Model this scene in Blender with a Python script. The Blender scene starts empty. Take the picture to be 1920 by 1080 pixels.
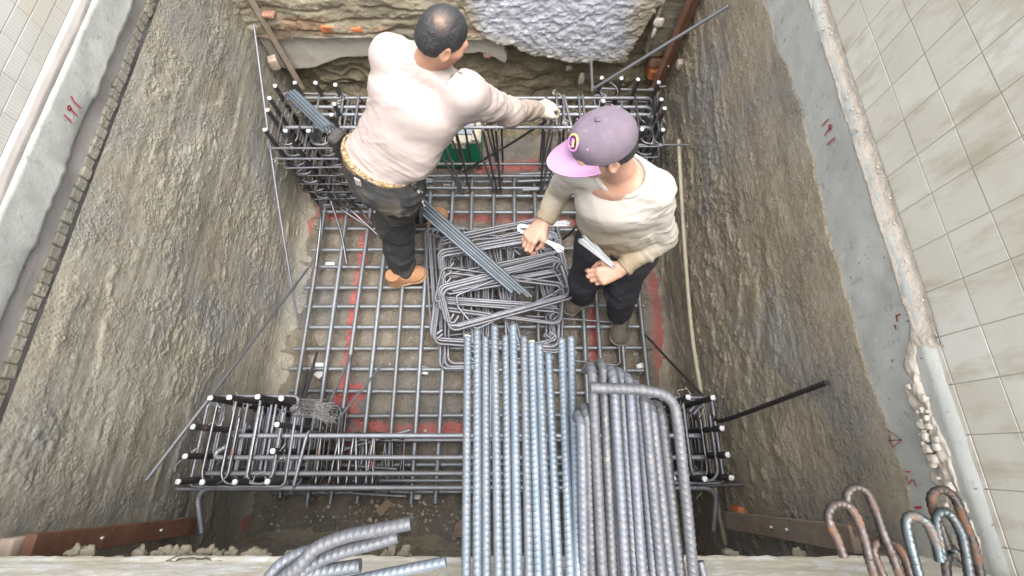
import bpy, math, random
import numpy as np
from mathutils import Vector, Matrix

# ------------------------------------------------------------------ camera, sky, sun, exposure
sc = bpy.context.scene
C = sc.collection
F_PX, TILT, HCAM = 850.0, math.atan(315 / 850.0), 2.65
cam_d = bpy.data.cameras.new('camera'); cam = bpy.data.objects.new('camera', cam_d); C.objects.link(cam)
cam_d.sensor_width = 36.0; cam_d.lens = 36.0 * F_PX / 1920.0
cam_d.clip_start = 0.02; cam_d.clip_end = 300
cam.location = (0, 0, HCAM); cam.rotation_euler = (TILT, 0, 0)
sc.camera = cam

SUN_EL, SUN_AZ = math.radians(76), math.radians(140)     # azimuth measured from +Y towards +X
world = bpy.data.worlds.new('World'); sc.world = world; world.use_nodes = True
wn = world.node_tree.nodes; wl = world.node_tree.links
sky = wn.new('ShaderNodeTexSky'); sky.sky_type = 'NISHITA'; sky.sun_disc = False
sky.sun_elevation = SUN_EL; sky.sun_rotation = SUN_AZ
sky.air_density = 1.6; sky.dust_density = 6.0; sky.ozone_density = 1.0
hs = wn.new('ShaderNodeHueSaturation'); hs.inputs['Saturation'].default_value = 0.22
wl.new(sky.outputs[0], hs.inputs['Color']); wl.new(hs.outputs[0], wn['Background'].inputs[0])
wn['Background'].inputs[1].default_value = 0.15
sun_d = bpy.data.lights.new('sun', 'SUN'); sun = bpy.data.objects.new('sun', sun_d); C.objects.link(sun)
sun_d.energy = 0.8; sun_d.angle = math.radians(60); sun_d.color = (1.0, 0.97, 0.92)
sd = Vector((math.sin(SUN_AZ) * math.cos(SUN_EL), math.cos(SUN_AZ) * math.cos(SUN_EL), math.sin(SUN_EL)))
sun.rotation_euler = sd.to_track_quat('Z', 'Y').to_euler(); sun.location = (0, 0, 8)
sc.view_settings.view_transform = 'Standard'; sc.view_settings.look = 'None'
sc.view_settings.gamma = 1.0; sc.view_settings.use_curve_mapping = False
sc.view_settings.exposure = 1.68
sc.render.engine = 'CYCLES'
sc.cycles.max_bounces = 6; sc.cycles.diffuse_bounces = 4; sc.cycles.glossy_bounces = 2

rng = random.Random(7); nrng = np.random.default_rng(7)
CT, ST = math.cos(TILT), math.sin(TILT)
def ray(u, v):
    xc, yc = (u - 960) / F_PX, -(v - 540) / F_PX
    return np.array([xc, yc * CT + ST, yc * ST - CT])
def P(u, v, z):
    d = ray(u, v); return np.array([0, 0, HCAM]) + d * ((z - HCAM) / d[2])
def PX(u, v, x):
    d = ray(u, v); return np.array([0, 0, HCAM]) + d * (x / d[0])
def PY(u, v, y):
    d = ray(u, v); return np.array([0, 0, HCAM]) + d * (y / d[1])

# pit dimensions (metres): walls, slab level
XL, XR, YB, YF, ZS = -1.36, 0.93, 2.20, -0.46, 1.47

# ------------------------------------------------------------------ noise
def _hash(ix, iy, iz, seed):
    h = (ix.astype(np.int64) * 374761393 + iy.astype(np.int64) * 668265263 + iz.astype(np.int64) * 2147483647 + seed * 974634777) & 0xFFFFFFFF
    h = ((h ^ (h >> 13)) * 1274126177) & 0xFFFFFFFF
    h = ((h ^ (h >> 16)) * 2246822519) & 0xFFFFFFFF
    return ((h ^ (h >> 15)) & 0xFFFFFF) / float(0xFFFFFF)
def vnoise(p, seed=0):
    p = np.asarray(p, float); i = np.floor(p); f = p - i; f = f * f * f * (f * (f * 6 - 15) + 10)
    x, y, z = i[..., 0], i[..., 1], i[..., 2]; fx, fy, fz = f[..., 0], f[..., 1], f[..., 2]
    def c(a, b, d): return _hash(x + a, y + b, z + d, seed)
    x00 = c(0,0,0)*(1-fx)+c(1,0,0)*fx; x10 = c(0,1,0)*(1-fx)+c(1,1,0)*fx
    x01 = c(0,0,1)*(1-fx)+c(1,0,1)*fx; x11 = c(0,1,1)*(1-fx)+c(1,1,1)*fx
    return ((x00*(1-fy)+x10*fy)*(1-fz) + (x01*(1-fy)+x11*fy)*fz) * 2 - 1
def fbm(p, octv=4, seed=0, gain=0.5):
    p = np.asarray(p, float); a, t, s = 1.0, 0, 0
    for k in range(octv):
        t = t + a * vnoise(p, seed + k * 13); s += a; a *= gain; p = p * 2.03 + 11.7
    return t / s * 1.6
def ridged(p, octv=4, seed=0):
    p = np.asarray(p, float); a, t, s = 1.0, 0, 0
    for k in range(octv):
        t = t + a * (1 - np.abs(vnoise(p, seed + k * 13)) * 2); s += a; a *= 0.5; p = p * 2.03 + 5.1
    return t / s
def sst(a, b, x):
    t = np.clip((x - a) / (b - a), 0, 1); return t * t * (3 - 2 * t)
def p3(a, b, c=0.0):
    return np.stack(np.broadcast_arrays(np.asarray(a, float), np.asarray(b, float), np.asarray(c, float)), -1)

# ------------------------------------------------------------------ object helpers
def mesh_np(name, V, Fq, smooth=True):
    V = np.asarray(V, np.float32); me = bpy.data.meshes.new(name)
    if isinstance(Fq, np.ndarray):
        n, k = Fq.shape
        me.vertices.add(len(V)); me.vertices.foreach_set('co', V.ravel())
        me.loops.add(n * k); me.loops.foreach_set('vertex_index', Fq.astype(np.int32).ravel())
        me.polygons.add(n); me.polygons.foreach_set('loop_start', np.arange(0, n * k, k, dtype=np.int32))
        me.update(calc_edges=True)
    else:
        me.from_pydata([tuple(map(float, v)) for v in V], [], [tuple(map(int, f)) for f in Fq]); me.update()
    me.polygons.foreach_set('use_smooth', np.full(len(me.polygons), smooth))
    me.update()
    return me
def link(name, me, mat=None, parent=None, loc=(0, 0, 0), rot=None):
    o = bpy.data.objects.new(name, me); C.objects.link(o); o.location = tuple(map(float, loc))
    if rot is not None: o.rotation_euler = rot
    if mat is not None and me is not None and not me.materials: me.materials.append(mat)
    if parent is not None: o.parent = parent
    return o
def wobj(name, V, Fq, mat, parent=None, smooth=True):
    """world-space vertices -> object; origin at the base centre of a top-level thing, or at its parent's origin"""
    V = np.asarray(V, float)
    if parent is None:
        lo, hi = V.min(0), V.max(0); c = np.array([(lo[0]+hi[0])/2, (lo[1]+hi[1])/2, lo[2]])
        return link(name, mesh_np(name, V - c, Fq, smooth), mat, None, c)
    return link(name, mesh_np(name, V - np.array(wloc(parent)), Fq, smooth), mat, parent)
def wloc(o):
    l = np.array(o.location[:]); return l if o.parent is None else l + wloc(o.parent)
def thing(name, label, cat, loc, group=None):
    o = bpy.data.objects.new(name, None); C.objects.link(o); o.location = tuple(map(float, loc)); o.empty_display_size = 0.05
    return tag(o, label, cat, group)
def tag(o, label, cat=None, group=None, kind=None):
    if label: o['label'] = label
    if cat: o['category'] = cat
    if group: o['group'] = group
    if kind: o['kind'] = kind
    return o
def attr(o, name, vals):
    a = o.data.attributes.new(name, 'FLOAT', 'POINT'); a.data.foreach_set('value', np.asarray(vals, np.float32).ravel())
def attr_col(o, name, rgb):
    a = o.data.attributes.new(name, 'FLOAT_COLOR', 'POINT'); n = len(o.data.vertices)
    q = np.ones((n, 4), np.float32); q[:, :3] = rgb; a.data.foreach_set('color', q.ravel())
def grid_faces(nu, nv):
    i = np.arange(nu * nv).reshape(nu, nv)
    return np.stack([i[:-1, :-1], i[1:, :-1], i[1:, 1:], i[:-1, 1:]], -1).reshape(-1, 4)
def box_vf(lo, hi, bev=0.0):
    lo, hi = np.array(lo, float), np.array(hi, float)
    if bev <= 0:
        V = [(x, y, z) for x in (lo[0], hi[0]) for y in (lo[1], hi[1]) for z in (lo[2], hi[2])]
        return np.array(V), [(0,1,3,2),(4,6,7,5),(0,4,5,1),(2,3,7,6),(0,2,6,4),(1,5,7,3)]
    # chamfered box: 24 vertices
    V, idx = [], {}
    for sx in (0, 1):
        for sy in (0, 1):
            for sz in (0, 1):
                for ax in range(3):
                    s = (sx, sy, sz); p = []
                    for k in range(3):
                        e = hi[k] if s[k] else lo[k]
                        p.append(e if k == ax else e + (-bev if s[k] else bev))
                    idx[(s, ax)] = len(V); V.append(p)
    Fc = []
    for ax in range(3):
        o1, o2 = [k for k in range(3) if k != ax]
        for e in (0, 1):
            q = []
            for a, b in ((0,0),(1,0),(1,1),(0,1)):
                s = [0,0,0]; s[ax] = e; s[o1] = a; s[o2] = b; q.append(idx[(tuple(s), ax)])
            Fc.append(q)
        for a in (0, 1):
            for b in (0, 1):
                s0 = [0,0,0]; s0[o1] = a; s0[o2] = b; s1 = list(s0); s1[ax] = 1
                Fc.append([idx[(tuple(s0), o1)], idx[(tuple(s1), o1)], idx[(tuple(s1), o2)], idx[(tuple(s0), o2)]])
    for sx in (0, 1):
        for sy in (0, 1):
            for sz in (0, 1): Fc.append([idx[((sx, sy, sz), k)] for k in range(3)])
    V = np.array(V); c = (lo + hi) / 2; out = []
    for f in Fc:
        p = V[f]; n = np.cross(p[1]-p[0], p[2]-p[0])
        out.append(f if np.dot(n, p.mean(0) - c) > 0 else f[::-1])
    return V, out
def join(parts):
    V, Fc, o = [], [], 0
    for v, f in parts:
        v = np.asarray(v, float); V.append(v); Fc += [tuple(int(i) + o for i in q) for q in f]; o += len(v)
    return np.vstack(V), Fc

# ------------------------------------------------------------------ rebar sweeps
def fillet(pts, rad, n=7, closed=False):
    pts = [np.array(p, float) for p in pts]; N = len(pts); out = []
    for i in range(N):
        if not closed and i in (0, N - 1): out.append(pts[i]); continue
        a, b, c = pts[i - 1], pts[i], pts[(i + 1) % N]
        u, w = a - b, c - b; lu, lw = np.linalg.norm(u), np.linalg.norm(w); u, w = u / lu, w / lw
        ang = math.acos(max(-1, min(1, float(u @ w))))
        if ang > 3.1: out.append(b); continue
        d = min(rad / math.tan(ang / 2), lu * .49, lw * .49); r = d * math.tan(ang / 2)
        bis = (u + w) / np.linalg.norm(u + w); cen = b + bis * (r / math.sin(ang / 2))
        p0, p1 = b + u * d - cen, b + w * d - cen; th = math.pi - ang
        for k in range(n + 1):
            t = k / n
            out.append(cen + (math.sin((1 - t) * th) * p0 + math.sin(t * th) * p1) / math.sin(th))
    return np.array(out)
def smooth_path(pts, n=10):
    p = [np.array(q, float) for q in pts]; p = [2 * p[0] - p[1]] + p + [2 * p[-1] - p[-2]]; out = []
    for i in range(1, len(p) - 2):
        for k in range(n):
            t = k / n; a, b, c, d = p[i-1], p[i], p[i+1], p[i+2]
            out.append(.5 * (2*b + (c-a)*t + (2*a-5*b+4*c-d)*t*t + (3*b-a-3*c+d)*t**3))
    out.append(p[-2]); return np.array(out)
def sweep(path, r, seg=8, pitch=0.014, amp=0.075, step=None, closed=False, lon=0.07, slant=.3, roll=0.0, jit=0.0, rw=.15):
    path = np.asarray(path, float)
    if closed: path = np.vstack([path, path[:1]])
    d = np.linalg.norm(np.diff(path, axis=0), axis=1); keep = np.r_[True, d > 1e-7]; path = path[keep]
    d = np.linalg.norm(np.diff(path, axis=0), axis=1); S = np.r_[0, np.cumsum(d)]; L = S[-1]
    step = step or (pitch / 4 if amp > 0 else 0.02); n = max(3, int(L / step) + 1)
    s = np.linspace(0, L, n); Q = np.stack([np.interp(s, S, path[:, k]) for k in range(3)], -1)
    if closed: Q = Q[:-1]; s = s[:-1]
    T = np.roll(Q, -1, 0) - np.roll(Q, 1, 0)
    if not closed: T[0] = Q[1] - Q[0]; T[-1] = Q[-1] - Q[-2]
    T /= np.linalg.norm(T, axis=1)[:, None] + 1e-12
    ref = np.array([0, 0, 1.0]) if abs(T[0][2]) < .9 else np.array([0, 1.0, 0])
    N = np.zeros_like(T); nn = np.cross(T[0], ref); nn /= np.linalg.norm(nn); N[0] = nn
    for i in range(1, len(T)):
        nn = nn - T[i] * (nn @ T[i]); nn = nn / (np.linalg.norm(nn) + 1e-12); N[i] = nn
    B = np.cross(T, N); ph = np.arange(seg) * 2 * math.pi / seg; pr = ph + roll
    rad = np.full((len(Q), seg), r)
    if amp > 0:
        pz = (s[:, None] / pitch + slant * np.cos(pr)[None, :]) % 1.0
        rib = np.exp(-((pz - .5) / rw) ** 4) * np.clip(np.abs(np.sin(pr))[None, :], 0, 1) ** .5
        rad = r * (1 - .03 + amp * 1.6 * rib + lon * np.exp(-(np.sin(pr) / .33) ** 2)[None, :])
    V = Q[:, None, :] + rad[..., None] * (np.cos(ph)[None, :, None] * N[:, None, :] + np.sin(ph)[None, :, None] * B[:, None, :])
    if jit: V = V + fbm(V * 25, 2, 3)[..., None] * jit
    n = len(Q); i = np.arange(n * seg).reshape(n, seg); j = np.roll(i, -1, 1)
    if closed:
        i2, j2 = np.roll(i, -1, 0), np.roll(j, -1, 0); Fq = np.stack([i, j, j2, i2], -1).reshape(-1, 4); V = V.reshape(-1, 3)
    else:
        Fq = np.stack([i[:-1], j[:-1], j[1:], i[1:]], -1).reshape(-1, 4); V = V.reshape(-1, 3)
        c0 = len(V); V = np.vstack([V, Q[0], Q[-1]]); a = i[0]; b = i[-1]
        cap0 = np.stack([np.full(seg, c0), np.roll(a, -1), a, a], -1); cap1 = np.stack([np.full(seg, c0 + 1), b, np.roll(b, -1), np.roll(b, -1)], -1)
        Fl = [tuple(f) for f in Fq] + [tuple(f[:3]) for f in cap0] + [tuple(f[:3]) for f in cap1]
        return V, (Fq, [tuple(map(int, f[:3])) for f in cap0] + [tuple(map(int, f[:3])) for f in cap1])
    return V, (Fq, [])
def mesh_mixed(name, V, FT, smooth=True):
    Fq, tri = FT
    V = np.asarray(V, np.float32); me = bpy.data.meshes.new(name); nq, nt = len(Fq), len(tri)
    me.vertices.add(len(V)); me.vertices.foreach_set('co', V.ravel())
    li = np.r_[Fq.ravel(), np.array(tri, int).ravel()].astype(np.int32)
    me.loops.add(len(li)); me.loops.foreach_set('vertex_index', li)
    me.polygons.add(nq + nt)
    me.polygons.foreach_set('loop_start', np.r_[np.arange(nq) * 4, nq * 4 + np.arange(nt) * 3].astype(np.int32))
    me.update(calc_edges=True)
    sm = np.full(nq + nt, smooth); sm[nq:] = False
    me.polygons.foreach_set('use_smooth', sm); me.update(); return me
def bar(name, path, r, mat, parent=None, base=None, **kw):
    """a rebar along a world-space path as one mesh object"""
    V, FT = sweep(path, r, **kw)
    if parent is not None: c = wloc(parent)
    else:
        lo, hi = V.min(0), V.max(0); c = np.array([(lo[0]+hi[0])/2, (lo[1]+hi[1])/2, lo[2]])
    return link(name, mesh_mixed(name, V - c, FT), mat, parent, (0, 0, 0) if parent is not None else c)

# ------------------------------------------------------------------ materials
def lin(c): return tuple(((x / 255) / 12.92 if x / 255 <= .04045 else ((x / 255 + .055) / 1.055) ** 2.4) for x in c)
class MB:
    def __init__(s, name):
        s.m = bpy.data.materials.new(name); s.m.use_nodes = True; s.nt = s.m.node_tree; s.N = s.nt.nodes; s.L = s.nt.links
        s.b = s.N['Principled BSDF']; s.pos = None
    def n(s, t, **kw):
        o = s.N.new(t)
        for k, v in kw.items():
            if k.startswith('i_'): o.inputs[k[2:].replace('_', ' ')].default_value = v
            else: setattr(o, k, v)
        return o
    def coord(s, kind='pos'):
        if kind == 'pos':
            if s.pos is None: s.pos = s.n('ShaderNodeNewGeometry').outputs['Position']
            return s.pos
        return s.n('ShaderNodeTexCoord').outputs['Object']
    def noise(s, scale, detail=4, rough=.55, co=None, stretch=None):
        t = s.n('ShaderNodeTexNoise'); t.inputs['Scale'].default_value = scale; t.inputs['Detail'].default_value = detail; t.inputs['Roughness'].default_value = rough
        co = co or s.coord()
        if stretch:
            mp = s.n('ShaderNodeMapping'); mp.inputs['Scale'].default_value = stretch; s.L.new(co, mp.inputs[0]); co = mp.outputs[0]
        s.L.new(co, t.inputs['Vector']); return t.outputs['Fac']
    def ramp(s, f, a, b):
        r = s.n('ShaderNodeMapRange'); r.inputs[1].default_value = a; r.inputs[2].default_value = b; s.L.new(f, r.inputs[0]); return r.outputs[0]
    def mix(s, f, a, b, mode='MIX'):
        x = s.n('ShaderNodeMix', data_type='RGBA', blend_type=mode)
        for sock, v in ((x.inputs[0], f), (x.inputs[6], a), (x.inputs[7], b)):
            if isinstance(v, (int, float)): sock.default_value = v
            elif isinstance(v, tuple): sock.default_value = (*v, 1)
            else: s.L.new(v, sock)
        return x.outputs[2]
    def attr(s, name, col=False):
        a = s.n('ShaderNodeAttribute'); a.attribute_name = name; return a.outputs['Color' if col else 'Fac']
    def math(s, op, a, b=0.0):
        m = s.n('ShaderNodeMath', operation=op)
        for sock, v in ((m.inputs[0], a), (m.inputs[1], b)):
            if isinstance(v, (int, float)): sock.default_value = v
            else: s.L.new(v, sock)
        return m.outputs[0]
    def rand(s): return s.n('ShaderNodeObjectInfo').outputs['Random']
    def bump(s, h, strength=.4, dist=.01, prev=None):
        b = s.n('ShaderNodeBump'); b.inputs['Strength'].default_value = strength; b.inputs['Distance'].default_value = dist
        s.L.new(h, b.inputs['Height'])
        if prev is not None: s.L.new(prev, b.inputs['Normal'])
        return b.outputs[0]
    def out(s, col=None, rough=None, metal=None, nor=None, **kw):
        for k, v in (('Base Color', col), ('Roughness', rough), ('Metallic', metal), ('Normal', nor)):
            if v is None: continue
            if isinstance(v, (int, float)): s.b.inputs[k].default_value = v
            elif isinstance(v, tuple): s.b.inputs[k].default_value = (*v, 1)
            else: s.L.new(v, s.b.inputs[k])
        for k, v in kw.items(): s.b.inputs[k.replace('_', ' ')].default_value = v
        return s.m
def steel(name, a, b, rust=0.0, rough=.42, metal=.75, fine=True, rustcol=(.20, .075, .03)):
    m = MB(name); co = m.coord('pos')
    f = m.noise(14, 5); c = m.mix(m.ramp(f, .3, .7), a, b)
    c = m.mix(m.math('MULTIPLY', m.rand(), .6), c, tuple(.62 * sum(a) / 3 * x for x in (1.04, 1.0, .98)))
    c = m.mix(m.math('MULTIPLY', m.ramp(m.noise(70, 3), .52, .75), .35), c, (.30, .27, .23))     # dried dust
    if rust > 0:
        rf = m.ramp(m.noise(22, 6, .65), .62 - rust * .35, .78 - rust * .3)
        c = m.mix(rf, c, m.mix(m.noise(90, 3), rustcol, tuple(1.6 * x for x in rustcol)))
        m.L.new(m.ramp(rf, 1.0, 0.0), m.b.inputs['Metallic'])
        rr = m.ramp(rf, 0, 1); q = m.n('ShaderNodeMapRange'); m.L.new(rf, q.inputs[0]); q.inputs[3].default_value = rough; q.inputs[4].default_value = .85
        m.L.new(q.outputs[0], m.b.inputs['Roughness'])
        return m.out(c, None, None, m.bump(m.noise(260, 3), .25, .002))
    return m.out(c, m.math('ADD', m.math('MULTIPLY', m.noise(60, 3), .25), rough - .1), metal, m.bump(m.noise(260, 3), .15, .002))
def plain(name, a, b, scale=8, rough=.7, bs=120, bst=.3, bd=.003, metal=0.0, c3=None, detail=5, lo=.3, hi=.7, kind='pos', **kw):
    m = MB(name); co = m.coord(kind); c = m.mix(m.ramp(m.noise(scale, detail, co=co), lo, hi), a, b)
    if c3: c = m.mix(m.ramp(m.noise(scale * 4.3, 6, .65, co=co), .55, .75), c, c3)
    return m.out(c, rough, metal, m.bump(m.noise(bs, 4, co=co), bst, bd), **kw)

def mud(name, c1, c2, c3, wet=.15, paint=False, extra=None):
    m = MB(name)
    c = m.mix(m.ramp(m.noise(2.6, 6, .6), .36, .66), c1, c2)
    c = m.mix(m.ramp(m.noise(17, 6, .65), .45, .75), c, c3)
    c = m.mix(m.math('MULTIPLY', m.ramp(m.noise(5, 5, .6, stretch=(1, .35, 2.2)), .5, .72), .5), c, tuple(.55 * x for x in c1))
    c = m.mix(m.math('MULTIPLY', m.ramp(m.noise(85, 5, .7), .5, .72), .3), c, tuple(1.25 * x for x in c3))
    c = m.mix(m.math('MULTIPLY', m.ramp(m.noise(58, 5, .7), .55, .75), .35), c, tuple(.6 * x for x in c1))
    c = m.mix(m.math('MULTIPLY', m.ramp(m.noise(1.9, 6, .62), .47, .60), .75), c, tuple(.8 * (sum(c2) / 3 * .75 + x * .25) for x in c2))
    c = m.mix(m.math('MULTIPLY', m.ramp(m.noise(3.3, 6, .65, stretch=(1, .5, 1.6)), .54, .66), .45), c, (c1[0] * .62, c1[1] * .58, c1[2] * .50))
    rst = m.ramp(m.noise(7.5, 3), .735, .80)
    c = m.mix(m.math('MULTIPLY', rst, .45), c, (.20, .10, .04))
    if paint:
        pf = m.attr('paint'); c = m.mix(m.math('MULTIPLY', pf, .68), c, m.mix(m.noise(30, 3), (.52, .075, .08), (.60, .14, .13)))
    r = m.n('ShaderNodeMapRange'); m.L.new(m.noise(4, 4), r.inputs[0]); r.inputs[1].default_value = .35; r.inputs[2].default_value = .65
    r.inputs[3].default_value = .97; r.inputs[4].default_value = .97 - wet * 1.2
    m.b.inputs['Specular IOR Level'].default_value = .25
    vo = m.n('ShaderNodeTexVoronoi'); vo.inputs['Scale'].default_value = 95; vo.inputs['Randomness'].default_value = 1.0; m.L.new(m.coord(), vo.inputs['Vector'])
    grit = m.math('MULTIPLY', vo.outputs['Distance'], m.ramp(m.noise(9, 5, .6), .40, .62))          # crumbs in patches
    b0 = m.bump(grit, .9, .010); b1 = m.bump(m.noise(150, 5, .72), .9, .007, b0); b2 = m.bump(m.noise(420, 3, .7), .8, .003, b1)
    return m.out(c, r.outputs[0], 0.0, b2)

MT = {}
MT['mud_left'] = mud('mud_left', (.345, .312, .242), (.40, .367, .295), (.455, .425, .35))
MT['mud_right'] = mud('mud_right', (.36, .302, .216), (.425, .368, .278), (.48, .42, .328))
MT['mud_floor'] = mud('mud_floor', (.185, .157, .122), (.232, .20, .159), (.278, .247, .203), wet=.3, paint=True)
MT['mud_front'] = mud('mud_front', (0.3, 0.2562, 0.1812), (0.375, 0.3187, 0.225), (.35, .30, .21))
m = MB('back_wall_layers')
rc = m.attr('rockcol', True)
c = m.mix(m.math('MULTIPLY', m.ramp(m.noise(24, 6, .65), .42, .72), .5), rc, m.mix(.5, rc, (.46, .41, .31)))
c = m.mix(m.math('MULTIPLY', m.ramp(m.noise(9, 5), .5, .75), .45), c, m.mix(.55, rc, (.13, .095, .05)))
b1 = m.bump(m.noise(110, 5, .65), .9, .010); b2 = m.bump(m.noise(300, 4, .7), .7, .004, b1)
MT['back'] = m.out(c, .9, 0.0, b2)
m = MB('beam_concrete')
c = m.mix(m.ramp(m.noise(5, 6), .35, .65), (.335, .34, .317), (.42, .425, .395))
c = m.mix(m.ramp(m.noise(28, 5, .7), .58, .72), c, (.25, .255, .24))
c = m.mix(m.ramp(m.noise(75, 2), .68, .75), c, (.17, .17, .165))
c = m.mix(m.ramp(m.noise(11, 6, .7), .62, .75), c, (.50, .48, .42))
MT['beam'] = m.out(c, .75, 0, m.bump(m.noise(140, 5), .35, .003, m.bump(m.noise(20, 4), .3, .006)))
MT['white_band'] = plain('white_plaster', (0.51, 0.4675, 0.4335), (0.578, 0.5355, 0.51), 12, .7, 90, .2, .002, c3=(.55, .53, .48))
MT['mortar'] = plain('cream_mortar', (.45, .395, .33), (.52, .47, .405), 14, .85, 110, .7, .005, c3=(.46, .41, .33))
m = MB('cream_painted_render')
c = m.mix(m.ramp(m.noise(4, 6, .6), .35, .65), (.60, .55, .43), (.68, .645, .56)); c = m.mix(m.ramp(m.noise(16, 6, .7), .52, .60), c, (.74, .73, .70)); c = m.mix(m.ramp(m.noise(30, 6, .7), .66, .72), c, (.46, .41, .31))
MT['cream'] = m.out(c, .75, 0, m.bump(m.noise(16, 6, .7), .5, .006, m.bump(m.noise(120, 4), .5, .003)))
m = MB('glazed_wall_tile')
c = m.mix(m.ramp(m.noise(6, 6, .6), .35, .65), (.56, .538, .472), (.64, .628, .575))
c = m.mix(m.math('MULTIPLY', m.rand(), .4), c, (.45, .405, .32))
c = m.mix(m.math('MULTIPLY', m.ramp(m.noise(9, 6, .7, stretch=(1, 1.6, .6)), .5, .68), .75), c, (.39, .34, .25))
c = m.mix(m.ramp(m.noise(38, 6, .7), .68, .78), c, (.33, .28, .2))
MT['tile'] = m.out(c, m.ramp(m.noise(20, 4), -.3, 1.3), 0, m.bump(m.noise(50, 5), .15, .002), Specular_IOR_Level=.35)
MT['grout'] = plain('grey_grout', (.30, .275, .23), (.36, .33, .28), 20, .9)
m = MB('ribbed_tile')
c = m.mix(m.ramp(m.noise(5, 5), .35, .65), (.43, .425, .39), (.50, .495, .46))
c = m.mix(m.math('MULTIPLY', m.ramp(m.noise(7, 5), .5, .7), .6), c, (.50, .45, .36))
c = m.mix(m.math('MULTIPLY', m.rand(), .15), c, (.42, .42, .40))
MT['ribtile'] = m.out(c, .5, 0, m.bump(m.noise(90, 3), .15, .002))
MT['clay'] = plain('mud_caked_clay', (.225, .195, .14), (.27, .237, .175), 12, .95, 90, .8, .005, c3=(.31, .28, .215))
MT['recess'] = plain('recess_mortar', (.26, .24, .225), (.33, .31, .29), 10, .85, 120, .5, .004)
MT['brick'] = plain('orange_brick', (.42, .125, .045), (.50, .18, .07), 22, .85, 130, .6, .004, c3=(.36, .27, .18))
MT['brick_dull'] = plain('dull_brick', (.33, .17, .115), (.38, .22, .16), 22, .9, 130, .6, .004, c3=(.36, .31, .23))
MT['wood'] = plain('rust_brown_wood', (.13, .060, .035), (.20, .098, .062), 9, .7, 160, .4, .003, c3=(.26, .18, .13))
MT['wood_grey'] = plain('muddy_grey_plank', (.27, .225, .18), (.20, .145, .105), 8, .8, 160, .4, .003, c3=(.34, .30, .25))
MT['wood_pale'] = plain('pale_wood_block', (.40, .30, .23), (.47, .38, .31), 14, .8, 160, .4, .003)
MT['mat'] = steel('mat_bar_steel', (0.22, 0.245, 0.27), (0.29, 0.315, 0.345), rough=0.48, metal=0.6)
MT['long'] = steel('straight_bar_steel', (0.145, 0.183, 0.225), (0.2, 0.242, 0.288), rough=0.52, metal=0.55)
MT['bent'] = steel('bent_bar_steel', (0.125, 0.135, 0.16), (0.175, 0.185, 0.212), rough=0.55, metal=0.55)
MT['tie'] = steel('stirrup_steel', (0.2, 0.205, 0.24), (0.275, 0.28, 0.32), rough=0.48, metal=0.6)
MT['beam_bar'] = steel('beam_bar_steel', (0.22, 0.235, 0.265), (0.3, 0.315, 0.345), rough=0.48, metal=0.6)
MT['dark'] = steel('dark_column_steel', (.14, .138, .145), (.20, .20, .21), rough=.5, metal=.5, rust=.12)
MT['dark_tie'] = steel('dark_tie_steel', (.19, .19, .21), (.26, .26, .285), rough=.45, metal=.7, rust=.15)
MT['rusty'] = steel('rusty_hook_steel', (.115, .096, .092), (.175, .145, .137), rough=.6, metal=.4, rust=.36, rustcol=(.12, .055, .026))
MT['teal'] = steel('blued_hook_steel', (.10, .13, .14), (.16, .19, .20), rough=.5, metal=.6, rust=.2, rustcol=(.13, .07, .045))
MT['cap'] = plain('white_paint', (.66, .66, .66), (.76, .76, .75), 60, .6)
MT['wire'] = plain('tie_wire', (.55, .53, .50), (.68, .66, .64), 60, .4, metal=.6)
MT['wire_dark'] = plain('binding_wire', (.16, .16, .16), (.26, .25, .24), 60, .45, metal=.6)
MT['spacer'] = plain('white_spacer', (.60, .60, .58), (.70, .70, .69), 40, .8)
MT['red'] = plain('red_marker', (.32, .018, .035), (.40, .03, .05), 50, .7)
MT['red_dark'] = plain('dark_red_marker', (.16, .012, .025), (.22, .018, .03), 50, .7)
# ------------------------------------------------------------------ the pit: earth floor and earth walls
def struct(o): o['kind'] = 'structure'; return o

# floor with red spray-paint lines
nx, ny = 276, 322
gx = np.linspace(XL - .09, XR + .09, nx); gy = np.linspace(YF - .14, YB + .10, ny)
X, Y = np.meshgrid(gx, gy, indexing='ij')
hz = .018 * fbm(p3(X * 2.2, Y * 2.2), 4, 1) + .010 * fbm(p3(X * 11, Y * 11), 4, 2) + .006 * ridged(p3(X * 22, Y * 22), 3, 5)
for _ in range(70):                                              # boot and heel dents
    cx, cy = nrng.uniform(XL, XR), nrng.uniform(YF, YB); a = nrng.uniform(0, 3.1)
    ux, uy = (X - cx) * math.cos(a) + (Y - cy) * math.sin(a), -(X - cx) * math.sin(a) + (Y - cy) * math.cos(a)
    d = (ux / .085) ** 2 + (uy / .042) ** 2
    hz += -.012 * np.exp(-d ** 2) + .006 * np.exp(-(d - 1.6) ** 2 * 3)
edge = np.minimum(np.minimum(X - XL, XR - X), YB - Y); edge = np.minimum(edge, Y - YF)
hz += .07 * np.exp(-np.clip(edge + .02, 0, 9) / .045) * (1 + .5 * fbm(p3(X * 5, Y * 5), 3, 9))
hz -= .012
pt = np.zeros_like(X); wob = .009 * fbm(p3(X * 12, Y * 12), 4, 21); fade = .60 + .5 * fbm(p3(X * 6, Y * 6), 4, 33)
def pline(pts, w, s=1.0, soft=.02):
    global pt
    for a, b in zip(pts[:-1], pts[1:]):
        a, b = P(*a, 0)[:2], P(*b, 0)[:2]; L2 = ((b - a) ** 2).sum()
        t = np.clip(((X - a[0]) * (b[0] - a[0]) + (Y - a[1]) * (b[1] - a[1])) / L2, 0, 1)
        d = np.hypot(X - a[0] - t * (b[0] - a[0]), Y - a[1] - t * (b[1] - a[1])) + wob
        pt = np.maximum(pt, s * np.clip(sst(w + soft, w - soft * .5, d), 0, 1) * np.clip(fade + .35, 0, 1))
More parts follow.
